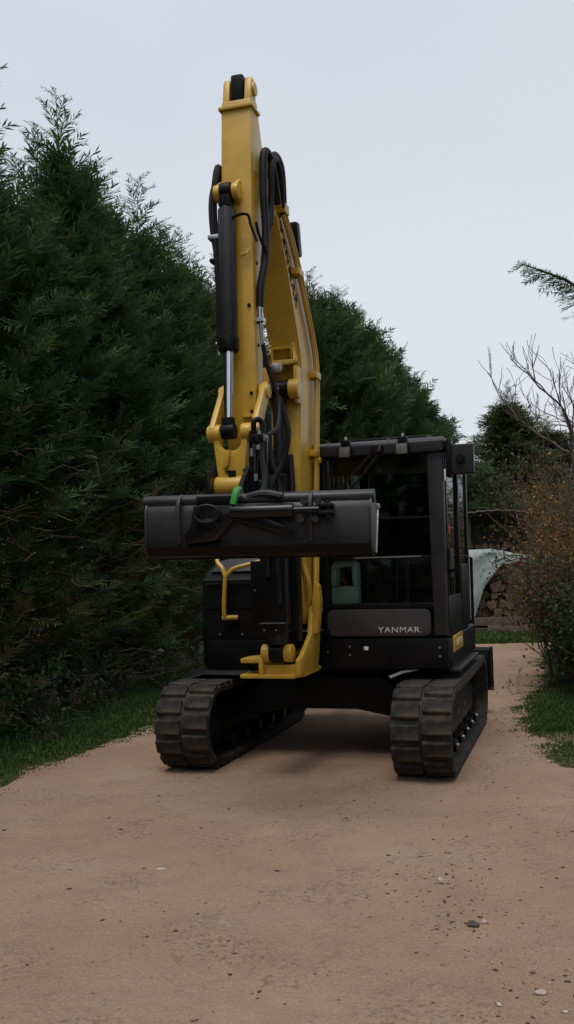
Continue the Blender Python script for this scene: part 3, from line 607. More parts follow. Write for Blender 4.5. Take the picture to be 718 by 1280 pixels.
# --- hitch (glossy black coupler)
ht = B().bb(-.21, .03, -2.52, -2.20, 1.93, 2.05).bb(-.235, -.20, -2.50, -2.05, 1.93, 2.20).bb(.025, .06, -2.50, -2.05, 1.93, 2.20)
HT = part(ht, 'quick_hitch', 'gloss', bevel=.012)
part(B().cyl((-.24, -2.14, 2.12), (.07, -2.14, 2.12), .045, 18), 'hitch_pin', 'gloss', HT)
part(B().cyl((.075, -2.42, 2.12), (.075, -2.40, 2.44), .034, 16).cyl((.125, -2.40, 2.05), (.13, -2.38, 2.40), .03, 16), 'hose_coupling', 'gloss', HT, bevel=.006)
for (z0, z1) in ((2.36, 2.42), (2.05, 2.13)): part(B().bb(.055, .155, -2.45, -2.34, z0, z1), 'coupling_block', 'gloss', HT, bevel=.012)
for (xx, zz, hh) in ((.08, 2.30, .05), (.12, 2.33, .03), (.10, 2.14, .045), (.13, 2.42, .02), (.095, 1.98, .05), (.14, 1.97, .06)):
    part(B().cyl((xx, -2.47, zz-hh/2), (xx, -2.47, zz+hh/2), .012, 10), 'hose_fitting', 'steel', HT)
part(B().cyl((-.02, -2.30, 2.235), (.07, -2.30, 2.235), .016, 10), 'cross_pin', 'steel', HT)
part(B().tube([(.08, -2.42, 2.40), (.10, -2.46, 2.5), (.14, -2.42, 2.48), (.13, -2.44, 2.30), (.17, -2.50, 2.1), (.15, -2.62, 1.98)], .018, 8, 6), 'hose', 'hose', HT)
part(B().tube([(.05, -2.47, 2.20), (.03, -2.55, 2.08), (.06, -2.62, 1.98), (.02, -2.70, 1.90)], .018, 8, 6), 'hose', 'hose', HT)
part(B().tube([(-.24, -2.2, 2.4), (-.26, -2.25, 2.25), (-.25, -2.35, 2.1), (-.2, -2.45, 2.0)], .014, 8, 6), 'hose', 'hose', HT)
part(B().tube([(.075, -2.72, 2.05), (.08, -2.775, 2.035), (.075, -2.795, 1.995), (.066, -2.80, 1.955)], .022, 8, 3), 'locking_tag', 'green', HT)

# --- bucket (wide tilting ditching bucket, back facing the road ahead)
BW0, BW1 = -.51, .86
wt = .016
prof = [(-2.66, 2.02), (-2.72, 1.97), (-2.745, 1.90), (-2.745, 1.72), (-2.735, 1.655), (-2.69, 1.615), (-2.60, 1.60), (-2.50, 1.60)]
inner = [(-2.50, 1.614), (-2.595, 1.616), (-2.68, 1.63), (-2.718, 1.665), (-2.727, 1.72), (-2.727, 1.895), (-2.705, 1.96), (-2.655, 2.005)]
BK = part(B().prism(prof+inner, BW0, BW1, 'x'), 'bucket', 'bucketm', bevel=.004)
for xx in (BW0-.016, BW1):
    part(B().prism([(-2.66, 2.025), (-2.725, 1.975), (-2.752, 1.90), (-2.752, 1.72), (-2.74, 1.65), (-2.69, 1.607), (-2.54, 1.594), (-2.40, 1.91), (-2.42, 1.945)], xx, xx+.016, 'x'), 'side_plate', 'bucketm', BK, bevel=.003)
part(B().prism([(-2.562, 1.60), (-2.535, 1.592), (-2.385, 1.93), (-2.41, 1.94)], BW1+.016, BW1+.024, 'x'), 'side_cutter', 'worn', BK, bevel=.002)
part(B().bb(BW1+.0, BW1+.03, -2.43, -2.36, 1.915, 1.95), 'cutter_tip', 'worn', BK, bevel=.006)
part(B().cyl((BW0-.03, -2.69, 1.985), (BW1+.03, -2.69, 1.985), .045, 20), 'top_tube', 'bucketm', BK, bevel=.006)
part(B().prism([(-2.752, 1.70), (-2.76, 1.66), (-2.72, 1.60), (-2.60, 1.585), (-2.48, 1.585), (-2.48, 1.598), (-2.60, 1.598), (-2.705, 1.617), (-2.747, 1.66)], BW0, BW1, 'x'), 'wear_plate', 'black', BK, bevel=.002)
part(B().bb(BW0, BW1, -2.53, -2.44, 1.575, 1.592), 'cutting_edge', 'black', BK, bevel=.004)
for xx in (-.315, .50):
    part(B().prism([(-2.69, 2.035), (-2.755, 2.01), (-2.79, 1.93), (-2.775, 1.78), (-2.765, 1.68), (-2.744, 1.68), (-2.744, 1.88), (-2.72, 1.95)], xx, xx+.025, 'x'), 'stiffening_rib', 'bucketm', BK, bevel=.004)
part(B().cyl((.04, -2.80, 1.895), (.42, -2.80, 1.895), .05, 20), 'tilt_cylinder', 'gloss', BK, bevel=.006)
part(B().cyl((.42, -2.80, 1.895), (.60, -2.80, 1.895), .025, 14), 'tilt_rod', 'gloss', BK)
tc_ = part(B().bb(.57, .66, -2.85, -2.745, 1.86, 1.885).bb(.57, .66, -2.85, -2.745, 1.91, 1.935), 'tilt_clevis', 'gloss', BK, bevel=.008)
part(B().cyl((.62, -2.80, 1.84), (.62, -2.80, 1.955), .022, 12), 'clevis_pin', 'grey', tc_)
part(B().prism([(-.20, 1.945), (.10, 1.945), (.34, 1.80), (.44, 1.745), (.34, 1.74), (.05, 1.84), (-.06, 1.70), (-.24, 1.68), (-.27, 1.74), (-.22, 1.80)], -2.79, -2.744, 'y'), 'tilt_plate', 'gloss', BK, bevel=.008)
part(B().cyl((-.11, -2.80, 1.79), (-.11, -2.74, 1.79), .065, 24), 'tilt_pivot', 'gloss', BK, bevel=.012)
part(B().tube([(-.11+.075*math.cos(a), -2.82, 1.885+.06*math.sin(a)) for a in np.linspace(0, 2*math.pi, 17)], .011, 8), 'hose_loop', 'hose', BK)
part(B().tube([(.10, -2.70, 1.99), (.22, -2.72, 2.02), (.34, -2.73, 1.995)], .03, 10, 4), 'hose_sleeve', 'bucketm', BK)
part(B().bb(-.20, .06, -2.735, -2.48, 1.955, 2.015), 'hitch_saddle', 'black', BK, bevel=.01)
for (xx, zz) in ((.48, 1.95), (.56, 1.955), (.46, 1.83), (.55, 1.83)): part(B().cyl((xx, -2.81, zz), (xx, -2.745, zz), .022, 10), 'rib_bolt', 'bucketm', BK)

_pv = Vector((-.08, -2.70, 1.95)); BK.matrix_local = Matrix.Translation(_pv) @ Matrix.Rotation(R(6), 4, 'Z') @ Matrix.Rotation(R(.6), 4, 'Y') @ Matrix.Translation((0, 0, .08)) @ Matrix.Diagonal((1, 1, .87, 1)) @ Matrix.Translation((0, 0, -.08)) @ Matrix.Translation(-_pv)
# --- hoses on the arm and boom
hs = B().tube([(AX0-.03, -2.05, 4.05), (AX0-.035, -2.10, 4.22), (AX0-.03, -2.16, 4.26), (AX0-.03, -2.21, 4.18), (AX0-.05, -2.22, 3.95), (AX0-.025, -2.24, 3.6), (AX0-.015, -2.25, 3.3), (AX0-.02, -2.25, 3.05)], .024, 8, 6)
h1 = part(hs, 'hose', 'hose')
part(B().tube([(AX0-.035, -2.0, 4.0), (AX0-.055, -2.12, 4.15), (AX0-.065, -2.20, 4.05), (AX0-.06, -2.22, 3.85), (AX0-.03, -2.21, 3.55), (AX0-.02, -2.22, 3.1)], .022, 8, 6), 'hose_strand', 'hose', h1)
part(B().bb(AX0-.085, AX0+.0, -2.255, -2.18, 3.755, 3.785), 'hose_clamp', 'steel', h1, bevel=.004)
part(B().bb(AX0-.075, AX0+.0, -2.26, -2.19, 3.60, 3.625), 'hose_clamp', 'gloss', h1, bevel=.004)
part(B().cyl((AX0-.025, -2.25, 2.98), (AX0-.022, -2.25, 3.14), .016, 10).cyl((AX0-.045, -2.25, 3.06), (AX0-.01, -2.25, 3.06), .012, 8), 'hose_fitting', 'steel', h1)
hs = B().tube([(AX1+.06, -1.80, 4.10), (AX1+.07, -1.93, 4.30), (AX1+.065, -2.02, 4.37), (AX1+.055, -2.08, 4.33), (AX1+.05, -2.09, 4.1), (AX1+.055, -2.08, 3.85), (AX1+.05, -2.10, 3.62), (AX1+.03, -2.14, 3.45), (AX1+.022, -2.15, 3.30)], .027, 10, 6)
h2 = part(hs, 'hose', 'hose')
part(B().tube([(BX1+.03, -1.62, 4.10), (AX1+.085, -1.80, 4.30), (AX1+.09, -1.92, 4.36), (AX1+.08, -1.99, 4.28), (AX1+.07, -1.98, 4.05), (AX1+.05, -2.04, 3.8), (AX1+.04, -2.10, 3.62)], .022, 8, 6), 'hose_strand', 'hose', h2)
part(B().tube([(BX1+.03, -1.58, 4.13), (AX1+.075, -1.72, 4.35), (AX1+.08, -1.84, 4.41), (AX1+.075, -1.95, 4.36), (AX1+.065, -1.96, 4.1), (AX1+.06, -1.99, 3.9)], .022, 8, 6), 'hose_strand', 'hose', h2)
part(B().tube([(AX1+.025, -2.19, 3.85), (AX1+.04, -2.17, 3.76), (AX1+.07, -2.12, 3.66)], .011, 6, 4), 'hose_bracket', 'gloss', h2)
part(B().cyl((AX1+.024, -2.15, 3.22), (AX1+.022, -2.15, 3.34), .02, 10).cyl((AX1+.03, -2.14, 3.05), (AX1+.024, -2.15, 3.22), .014, 10).bb(AX1, AX1+.05, -2.18, -2.12, 3.20, 3.225), 'hose_fitting', 'steel', h2)
part(B().tube([(AX1+.03, -2.14, 3.06), (AX1+.05, -2.10, 2.9), (AX1+.10, -2.05, 2.7), (AX1+.12, -2.15, 2.5), (AX1+.10, -2.32, 2.42)], .015, 8, 6), 'hose_strand', 'hose', h2)
part(B().bb(BX1+.0, BX1+.06, -1.66, -1.55, 4.10, 4.17), 'pipe_union', 'yellow', h2, bevel=.008)

# ------------------------------------------------------------------ vegetation generators
def norm(v): return v/np.maximum(np.linalg.norm(v, axis=-1, keepdims=True), 1e-9)
def sprig_template(n=7, length=1.0, width=.05, rng=RNG):
    """flat feathery spray along +x; quads"""
    V = []; F = []
    def blade(p, d, l, wd, dz):
        d = np.array(d)/np.linalg.norm(d); side = np.array([-d[1], d[0], 0.]); b = len(V); mid = p+d*l*.45+np.array([0, 0, dz*.3]); tip = p+d*l+np.array([0, 0, dz])
        V.extend([p, mid+side*wd/2, tip, mid-side*wd/2]); F.append((b, b+1, b+2, b+3))
    for i in range(n):
        t = .08+.84*i/(n-1); p = np.array([t, 0, -.10*t*t])
        for s in (-1, 1):
            a = R(38+rng.uniform(-18, 18)); l = (.52*(1-.55*t))*rng.uniform(.75, 1.2)
            blade(p+np.array([rng.uniform(-.03, .03), 0, 0]), (math.cos(a), s*math.sin(a), 0), l, width*rng.uniform(.8, 1.3), rng.uniform(-.10, .06))
    blade(np.array([.80, 0, -.07]), (1, 0, 0), .30, width, -.06)
    blade(np.array([0, 0, 0.]), (1, 0, 0), .95, width*.7, -.09)
    return np.array(V), np.array(F)
TEMPL = [sprig_template() for _ in range(4)]
def place_sprigs(O, D, U, Sc, tone, rng):
    """instances of sprig templates as one numpy mesh"""
    D = norm(D); U = norm(U-(U*D).sum(1, keepdims=True)*D); W_ = np.cross(U, D)
    kind = rng.integers(0, len(TEMPL), len(O)); Vs = []; Fs = []; Ts = []; off = 0
    for k, (tv, tf) in enumerate(TEMPL):
        m = kind == k
        if not m.any(): continue
        o, d, u, w_, sc, tn = O[m], D[m], U[m], W_[m], Sc[m], tone[m]
        v = o[:, None]+(tv[None, :, 0:1]*d[:, None]+tv[None, :, 1:2]*w_[:, None]+tv[None, :, 2:3]*u[:, None])*sc[:, None, None]
        n = len(tv); f = tf[None]+(np.arange(len(o))*n)[:, None, None]+off
        Vs.append(v.reshape(-1, 3)); Fs.append(f.reshape(-1, 4)); off += len(o)*n
        q = np.repeat(rng.random((len(o), len(tf)))*.22-.11, 4, axis=1)
        Ts.append((tn[:, None]+q).reshape(-1))
    return np.concatenate(Vs), np.concatenate(Fs), np.clip(np.concatenate(Ts), 0, 1)
def tubes(paths, radii, seg=4):
    """many tapered tubes -> verts, quads; paths: list of (n,3) arrays, radii list of (n,)"""
    Vs = []; Fs = []; off = 0; ang = np.arange(seg)*2*math.pi/seg
    for P, r in zip(paths, radii):
        P = np.asarray(P, float); n = len(P); d = norm(np.gradient(P, axis=0))
        ref = np.where(np.abs(d[:, 2:3]) > .9, np.array([[1., 0, 0]]), np.array([[0, 0, 1.]])); u = norm(np.cross(d, ref)); v = np.cross(d, u)
        ring = P[:, None]+(u[:, None]*np.cos(ang)[None, :, None]+v[:, None]*np.sin(ang)[None, :, None])*np.asarray(r)[:, None, None]
        Vs.append(ring.reshape(-1, 3)); a = np.arange(n-1)[:, None]*seg; k = np.arange(seg)[None]
        Fs.append(np.stack([a+k, a+(k+1) % seg, a+seg+(k+1) % seg, a+seg+k], -1).reshape(-1, 4)+off); off += n*seg
    return np.concatenate(Vs), np.concatenate(Fs)

def conifer_meshes(H, Rad, nb, spb, seed, sc=(.26, .46), low=.15, lead=1.0, up=.55, power=1.5, material='conifer', ragged=.5, under=.62):
    rng = np.random.default_rng(seed)
    tz = np.linspace(0, H*.97, 14); wob = np.stack([np.sin(tz*.9+seed)*.05*tz/H, np.cos(tz*.7+seed)*.05*tz/H, tz], 1); wob[0, 2] = -.15
    trunk = tubes([wob], [np.linspace(.13, .012, 14)], 8)
    O = []; D = []; U = []; Sc = []; T = []; bp = []; br = []
    for i in range(nb):
        f = ((i+.5)/nb)**.92; z = low+(H-low)*f; az = i*2.39996+rng.uniform(-.5, .5)
        rr = Rad*(1-f**power)*rng.uniform(1-ragged, 1+ragged*.35)+.18*rng.uniform(.6, 1.6)*(1-f*.5)
        rr *= np.interp(f, [0, .18, .5], [under, under+.08, 1]); dead = f < .42 and rng.random() < .35*(1-f/.42)
        c = np.array([np.interp(z, tz, wob[:, 0]), np.interp(z, tz, wob[:, 1]), z]); h = np.array([math.cos(az), math.sin(az), 0]); lat = np.array([-h[1], h[0], 0])
        upf = up*rng.uniform(.5, 1.3)*(1.0+.9*f); s_ = np.linspace(0, 1, 6); bend = rng.uniform(-.15, .15)
        P = c+np.outer(s_*rr, h)+np.outer(s_**2*rr*bend, lat); P[:, 2] += rr*upf*(s_*.35+.75*s_**2)-.10*rr*s_**4
        bp.append(P); br.append(np.linspace(.016, .003, 6))
        n = max(5, int(spb*(.35+.65*rr/Rad)*(.45 if f < .40 else 1)))
        ss = 1-(1-.18)*rng.random(n)**1.35; ss[0] = 1.0
        for q in ss:
            p = np.array([np.interp(q, s_, P[:, k]) for k in range(3)]); tg = norm(np.array([np.interp(min(q+.05, 1), s_, P[:, k])-np.interp(max(q-.1, 0), s_, P[:, k]) for k in range(3)]))
            a = rng.normal(0, .75) if q < .97 else rng.normal(0, .2)
            d = tg*math.cos(a)+np.cross(np.array([0, 0, 1.]), tg)*math.sin(a)+np.array([0, 0, rng.uniform(-.35, .45)])+rng.normal(0, .15, 3)
            O.append(p+rng.normal(0, .03, 3)); D.append(d); U.append(np.array([0, 0, 1.])+rng.normal(0, .45, 3)+h*.3)
            Sc.append(rng.uniform(*sc)*(1.15 if q > .9 else 1)); T.append(1.0 if dead else rng.normal(.42, .22))
    for j in range(int(lead)):       # leader shoots with hanging feather tips
        a = rng.uniform(0, 6.28); off = np.array([math.cos(a), math.sin(a), 0])*rng.uniform(.0, .35)*(j > 0)
        z0 = H*.80-j*.3; z1 = H+(1.0-j*.42)*rng.uniform(.8, 1.15); n = 56; zz = np.linspace(z0, z1, 8); lean = rng.normal(0, .10, 2)
        P = np.stack([off[0]+lean[0]*((zz-z0)/(z1-z0))**2, off[1]+lean[1]*((zz-z0)/(z1-z0))**2, zz], 1); bp.append(P); br.append(np.linspace(.018, .004, 8))
        for k in range(n):
            t = (k+.5)/n; p = np.array([np.interp(t, np.linspace(0, 1, 8), P[:, c_]) for c_ in range(3)]); az = k*2.4+rng.uniform(-.4, .4)
            d = np.array([math.cos(az), math.sin(az), rng.uniform(.5, 1.2)]); O.append(p); D.append(d); U.append(np.array([0, 0, 1.])-d*.3); Sc.append((.58*(1-t)**.7+.16)*rng.uniform(.8, 1.2)); T.append(rng.normal(.5, .15))
    V, F, T = place_sprigs(np.array(O), np.array(D), np.array(U), np.array(Sc), np.array(T), rng)
    fol = np_mesh('foliage', V, F, material, T)
    bv, bf = tubes(bp, br, 3); bm_ = np_mesh('branches', bv, bf, 'barkm')
    tm_ = np_mesh('trunk', *trunk, 'barkm')
    # dead bare twigs low inside the skirt
    tp = []; tr_ = []
    for i in range(260):
        z = rng.uniform(.05, H*.5); az = rng.uniform(0, 6.28); r0 = Rad*rng.uniform(.35, .95); p = np.array([math.cos(az)*r0, math.sin(az)*r0, z]); d = norm(np.array([math.cos(az)+rng.normal(0, .5), math.sin(az)+rng.normal(0, .5), rng.uniform(-.3, .7)])); l = rng.uniform(.2, .55)
        tp.append(np.stack([p, p+d*l*.3+rng.normal(0, .035, 3), p+d*l*.65+rng.normal(0, .05, 3), p+d*l+rng.normal(0, .07, 3)])); tr_.append(np.array([.006, .005, .004, .002]))
    tw = np_mesh('dead_twigs', *tubes(tp, tr_, 3), 'twig')
    return fol, bm_, tm_, tw
def put_tree(ms, name, loc, rz, sc, label, cat, group=None, twigs=True):
    t = empty(name, loc, (0, 0, rz)); t.scale = (sc[0], sc[0], sc[1]); tag(t, label, cat, group)
    link('trunk', ms[2], t); cr_ = link('crown', ms[0], t); link('branches', ms[1], cr_)
    if twigs: link('dead_twigs', ms[3], cr_)['kind'] = 'stuff'
    return t

# --- the tall conifer hedge on the left, following the road
CM = [conifer_meshes(6.3, 1.25, 250, 44, 100+k, sc=(.17, .36), lead=4, power=1.3) for k in range(3)]
hd_dir = np.array([.268, .963]); hd_n = np.array([-.963, .268]); base = np.array([-2.66, 8.75])+hd_n*.95
HS = [(-15.5, 1.0), (-14.2, .96), (-12.9, 1.0), (-11.6, 1.02), (-10.3, .97), (-9.0, 1.0), (-7.7, .98), (-6.3, 1.0), (-4.9, .99), (-3.4, .84), (-2.2, .80), (-1.1, .80), (-.05, .80), (.95, .95), (1.85, .86), (3.1, 1.03), (3.7, .90), (4.4, 1.0), (5.3, .99), (6.3, .96), (7.6, 1.0), (9.0, 1.0), (10.5, 1.0)]  # lowest offsets: hedge carried on unseen, added for dark reflections in the glass
rr_ = np.random.default_rng(5)
for i, (t_, hs_) in enumerate(HS):
    p = base+hd_dir*t_+hd_n*rr_.uniform(-.15, .25)
    put_tree(CM[i % 3], 'conifer_tree', (p[0], p[1], gz(p[0], p[1])+.0), rr_.uniform(0, 6.28), (rr_.uniform(.98, 1.12), hs_),
             'unseen conifer added out of view to block sky reflections', 'tree', 'conifers in the tall hedge')
FM = conifer_meshes(6.6, 1.7, 250, 44, 131, sc=(.24, .46), lead=2, power=2.3, ragged=.6)
for i, (x, y, hgt) in enumerate([(.6, 21.6, 1.10), (1.25, 22.8, 1.10), (1.9, 23.9, 1.06), (2.6, 24.9, .97), (3.25, 25.6, .87), (3.9, 26.3, .80), (4.6, 27.0, .66), (5.2, 27.8, .58)]):
    put_tree(FM, 'conifer_tree', (x, y, gz(x, y)), rr_.uniform(0, 6.28), (1.05, hgt),
             'unseen conifer added out of view to block sky reflections', 'tree', 'conifers in the tall hedge')
for i, (x, y) in enumerate([(-7.2, -8.0), (-6.2, -9.8), (-4.9, -11.2), (-3.4, -12.2), (-1.8, -12.9), (-.1, -13.2), (5.6, 3.6), (6.0, 1.6), (6.2, -.6), (6.3, -2.8)]):  # unseen conifers added to keep bright sky out of the windshield reflection
    put_tree(CM[i % 3], 'conifer_tree', (x, y, gz(x, y)), rr_.uniform(0, 6.28), (1.25, 1.05),
             'unseen conifer added out of view to block sky reflections', 'tree', 'conifers in the tall hedge')
# --- conifer at right whose branch reaches over the road
rm = conifer_meshes(5.2, 1.1, 120, 22, 301, lead=2, low=1.2)
tR = put_tree(rm, 'conifer_tree', (3.68, 6.78, gz(3.68, 6.78)), 0, (1, 1), 'conifer with one long feathery branch reaching out towards the road', 'tree', None, False)
rng = np.random.default_rng(77); P = np.array([(0, 0, 2.3), (-.7, -.1, 2.85), (-1.3, -.2, 3.18), (-1.75, -.25, 3.46), (-2.05, -.28, 3.56)])
O = []; D = []; U = []; Sc = []; T = []
for t in np.linspace(.45, 1.0, 75):
    p = np.array([np.interp(t, np.linspace(0, 1, 5), P[:, k]) for k in range(3)]); s_ = rng.choice([-1, 1]); wdt = .24*(1.05-t)/.6+.07
    O.append(p); D.append(np.array([-.9, s_*rng.uniform(.2, .9), rng.uniform(-.75, .35)])); U.append(np.array([0, 0, 1.])+rng.normal(0, .4, 3)); Sc.append(wdt*rng.uniform(.6, 1.1)); T.append(rng.normal(.5, .2))
V, F, T = place_sprigs(np.array(O), np.array(D), np.array(U), np.array(Sc), np.array(T), rng)
lb = link('long_branch', np_mesh('long_branch', *tubes([P], [np.linspace(.03, .004, 5)], 6), 'barkm'), tR); link('branch_sprays', np_mesh('branch_sprays', V, F, 'conifer', T), lb)

# --- background evergreens beyond the woodpile
EM = conifer_meshes(6.6, 1.7, 260, 30, 401, sc=(.34, .62), lead=2, up=.2, material='cedar', ragged=.75)
for (x, y, s1, s2, lab) in ((7.1, 30.5, 1.1, .96, 'loose olive green conifer behind the log shelter, under the bare branches'), (8.7, 32.0, 1.15, .86, 'lower olive green conifer beyond the bare tree'), (5.6, 34.0, .9, .72, 'small far conifer at the end of the tall hedge')):
    put_tree(EM, 'conifer_tree', (x, y, gz(x, y)), x, (s1, s2), lab, 'tree', 'background conifers', False)

# --- branching plants
def grow(rng, p, d, l, r, depth, paths, radii, tips, spread=.5, upb=.15, nseg=4, shrink=.68, kids=(2, 4)):
    P = [p]; dd = d
    for i in range(nseg):
        dd = norm(dd+rng.normal(0, .13, 3)+np.array([0, 0, upb*.3])); P.append(P[-1]+dd*l/nseg)
    P = np.array(P); paths.append(P); radii.append(np.linspace(r, r*.62, nseg+1))
    if depth == 0: tips.append(P); return
    for k in range(rng.integers(*kids)+1):
        t = rng.uniform(.35, 1.0) if k else 1.0; q = np.array([np.interp(t*nseg, np.arange(nseg+1), P[:, c_]) for c_ in range(3)])
        nd = norm(dd+rng.normal(0, spread, 3)+np.array([0, 0, upb])); grow(rng, q, nd, l*shrink*rng.uniform(.75, 1.2), r*(.62-.1*(k > 0)), depth-1, paths, radii, tips, spread, upb, nseg, shrink, kids)
def leaves(rng, pts, size, n, spread, material, name, tone=(.5, .25), flat=.5):
    c = pts[rng.integers(0, len(pts), n)]+rng.normal(0, spread, (n, 3)); d = norm(rng.normal(0, 1, (n, 3))); u = norm(rng.normal(0, flat, (n, 3))+np.array([0, 0, 1.])); sd = norm(np.cross(d, u)); s = size*rng.uniform(.6, 1.4, (n, 1))
    nrm_ = np.cross(sd, d)
    V = np.stack([c, c+d*s*.5+sd*s*.30+nrm_*s*.08, c+d*s, c+d*s*.5-sd*s*.30+nrm_*s*.08], 1).reshape(-1, 3); F = np.arange(4*n).reshape(-1, 4)
    return np_mesh(name, V, F, material, np.repeat(np.clip(rng.normal(tone[0], tone[1], n), 0, 1), 4))

def bare_tree(loc, seed, lab, H=3.0, r=.11, lean=(0, 0, 1), depth=5, m='greybark'):
    rng = np.random.default_rng(seed); pa = []; ra = []; ti = []
    grow(rng, np.array([0, 0, -.1]), norm(np.array(lean, float)), H, r, depth, pa, ra, ti, .42, .24, 5, .69, (2, 4))
    t = tag(empty('bare_tree', loc), lab, 'tree')
    link('trunk', np_mesh('trunk', *tubes(pa[:1], ra[:1], 8), m), t)
    link('crown', np_mesh('crown', *tubes(pa[1:], [np.maximum(x, .006) for x in ra[1:]], 4), m), t)
bare_tree((7.0, 22.0, gz(7.0, 22.0)), 21, 'tall leafless tree with fine grey branches rising behind the shrubs', 3.3, .12, (-.10, 0, 1), 5)
bare_tree((9.2, 28.5, gz(9.2, 28.5)), 8, 'smaller leafless sapling behind the leafless tree', 2.4, .09, (-.2, 0, 1), 4)

def shrub(name, loc, seed, lab, nst, l, depth, leaf, lsize, nl, spread, tone, wood='twig', wide=.55, r=.016, parts=(), upb=.35):
    rng = np.random.default_rng(seed); pa = []; ra = []; ti = []
    for k in range(nst):
        a = rng.uniform(0, 6.28); p = np.array([math.cos(a), math.sin(a), 0])*rng.uniform(0, wide); p[2] = -.05
        grow(rng, p, norm(np.array([math.cos(a)*.45, math.sin(a)*.45, 1])+rng.normal(0, .2, 3)), l*rng.uniform(.7, 1.2), r, depth, pa, ra, ti, .55, upb, 4, .7, (2, 4))
    t = tag(empty(name, loc), lab, 'shrub', 'shrubs beside the road')
    link('stems', np_mesh('stems', *tubes(pa, [np.maximum(x, .0028) for x in ra], 3), wood), t)
    pts = np.concatenate(ti); link('leaves', leaves(rng, pts, lsize, nl, spread, leaf, 'leaves', tone), t)
    for (lf, ls, n2, sp, tn, nm) in parts: link(nm, leaves(rng, pts, ls, n2, sp, lf, nm, tn), t)
    return t
shrub('thorny_shrub', (3.72, 11.7, gz(3.72, 11.7)), 31, 'dense dark twiggy shrub with scattered pale leaves at the grass edge', 34, .74, 3, 'autumn', .045, 8000, .09, (.22, .22), wide=.45, parts=[('ivy', .05, 3500, .10, (.45, .25), 'green_leaves')])
shrub('thorny_shrub', (4.6, 13.6, gz(4.6, 13.6)), 32, 'brown autumn shrub with orange and yellow leaves beside the log stack', 32, 1.05, 3, 'autumn', .05, 12000, .12, (.40, .27), parts=[('ivy', .05, 1500, .12, (.5, .2), 'green_leaves')])
shrub('ivy_shrub', (3.6, 10.5, gz(3.6, 10.5)), 33, 'dark evergreen bush at the right grass verge in front of the autumn shrub', 20, .62, 3, 'ivy', .055, 6500, .09, (.35, .22), wide=.4)
shrub('autumn_shrub', (5.55, 16.0, gz(5.55, 16.0)), 34, 'taller rust coloured shrub behind the autumn shrub', 32, 1.15, 3, 'autumn', .055, 12000, .13, (.45, .27))
shrub('twiggy_shrub', (6.6, 19.5, gz(6.6, 19.5)), 35, 'tall brown twiggy shrub below the leafless tree', 22, 1.55, 3, 'autumn', .06, 3500, .15, (.2, .2), wide=1.3)
shrub('twiggy_shrub', (5.6, 26.5, gz(5.6, 26.5)), 36, 'green brown thicket behind the log shelter', 24, 1.7, 3, 'cedar', .09, 9000, .2, (.3, .25), wide=1.6)
shrub('twiggy_shrub', (8.5, 24.5, gz(8.5, 24.5)), 37, 'green brown thicket around the foot of the leafless tree', 24, 1.7, 3, 'cedar', .09, 9000, .2, (.3, .25), wide=1.7)
# low brambles along the hedge foot
for i, t_ in enumerate((-1.2, .4, 1.9, 3.6)):
    p = np.array([-2.66, 8.75])+hd_dir*t_+hd_n*.15
    shrub('bramble', (p[0], p[1], gz(p[0], p[1])), 50+i, 'low dark bramble at the foot of the conifer hedge', 9, .35, 3, 'ivy', .05, 1600, .08, (.25, .2), wide=.5, r=.008, upb=.1)

# ------------------------------------------------------------------ woodpile, tarp, shelter
WX, WY = 4.55, 20.6; wz = float(gz(WX, WY))
def log_mesh(r, l, seed):
    rng = np.random.default_rng(seed); n = 9; a = np.arange(n)*2*math.pi/n; rad = r*rng.uniform(.82, 1.15, n); b = B()
    if seed % 3 == 0: rad[:4] *= .55
    vs = [(math.cos(q)*rad[i], -l/2, math.sin(q)*rad[i]) for i, q in enumerate(a)]+[(math.cos(q)*rad[i], l/2, math.sin(q)*rad[i]) for i, q in enumerate(a)]
    b.poly(vs, [tuple(range(n)), tuple(range(2*n-1, n-1, -1))]+[(i, (i+1) % n, n+(i+1) % n, n+i) for i in range(n)])
    me = b.mesh('log', 'logbark'); me.materials.append(M['logend'])
    for f in me.polygons:
        if abs(f.normal.y) > .9: f.material_index = 1
    return me
LOGS = [log_mesh(.105, .9, k) for k in range(6)]
rl = np.random.default_rng(9)
for row in range(9):
    nrow = 7-(row > 6)
    for c in range(nrow):
        x = WX-.75+c*.215+(row % 2)*.10+rl.uniform(-.02, .02)+(.10*(row > 5)); z = wz+.09+row*.178
        o = link('log', LOGS[rl.integers(0, 6)]); o.location = (x, WY+rl.uniform(-.13, .10), z); o.rotation_euler = (rl.uniform(-.05, .05), rl.uniform(0, 6.28), rl.uniform(-.09, .09))
        tag(o, 'split log in the stack half covered by the pale tarp', 'log', 'logs in the tarp covered stack')
for k, (x, y, z, ry, rz) in enumerate([(WX-.45, WY-.72, .10, 0, 1.2), (WX+.1, WY-.85, .09, 1, 1.45), (WX+.45, WY-.8, .10, 2, 1.0), (WX-.15, WY-.7, .26, 2, 1.5), (WX+.85, WY-.7, .1, 2, .5)]):
    o = link('log', LOGS[k]); o.location = (x, y, wz+z); o.rotation_euler = (.05, ry, rz); o.scale = (1.1, 1.1, 1.1); tag(o, 'loose reddish log lying on the grass in front of the tarp stack', 'log', 'loose logs at the stack foot')
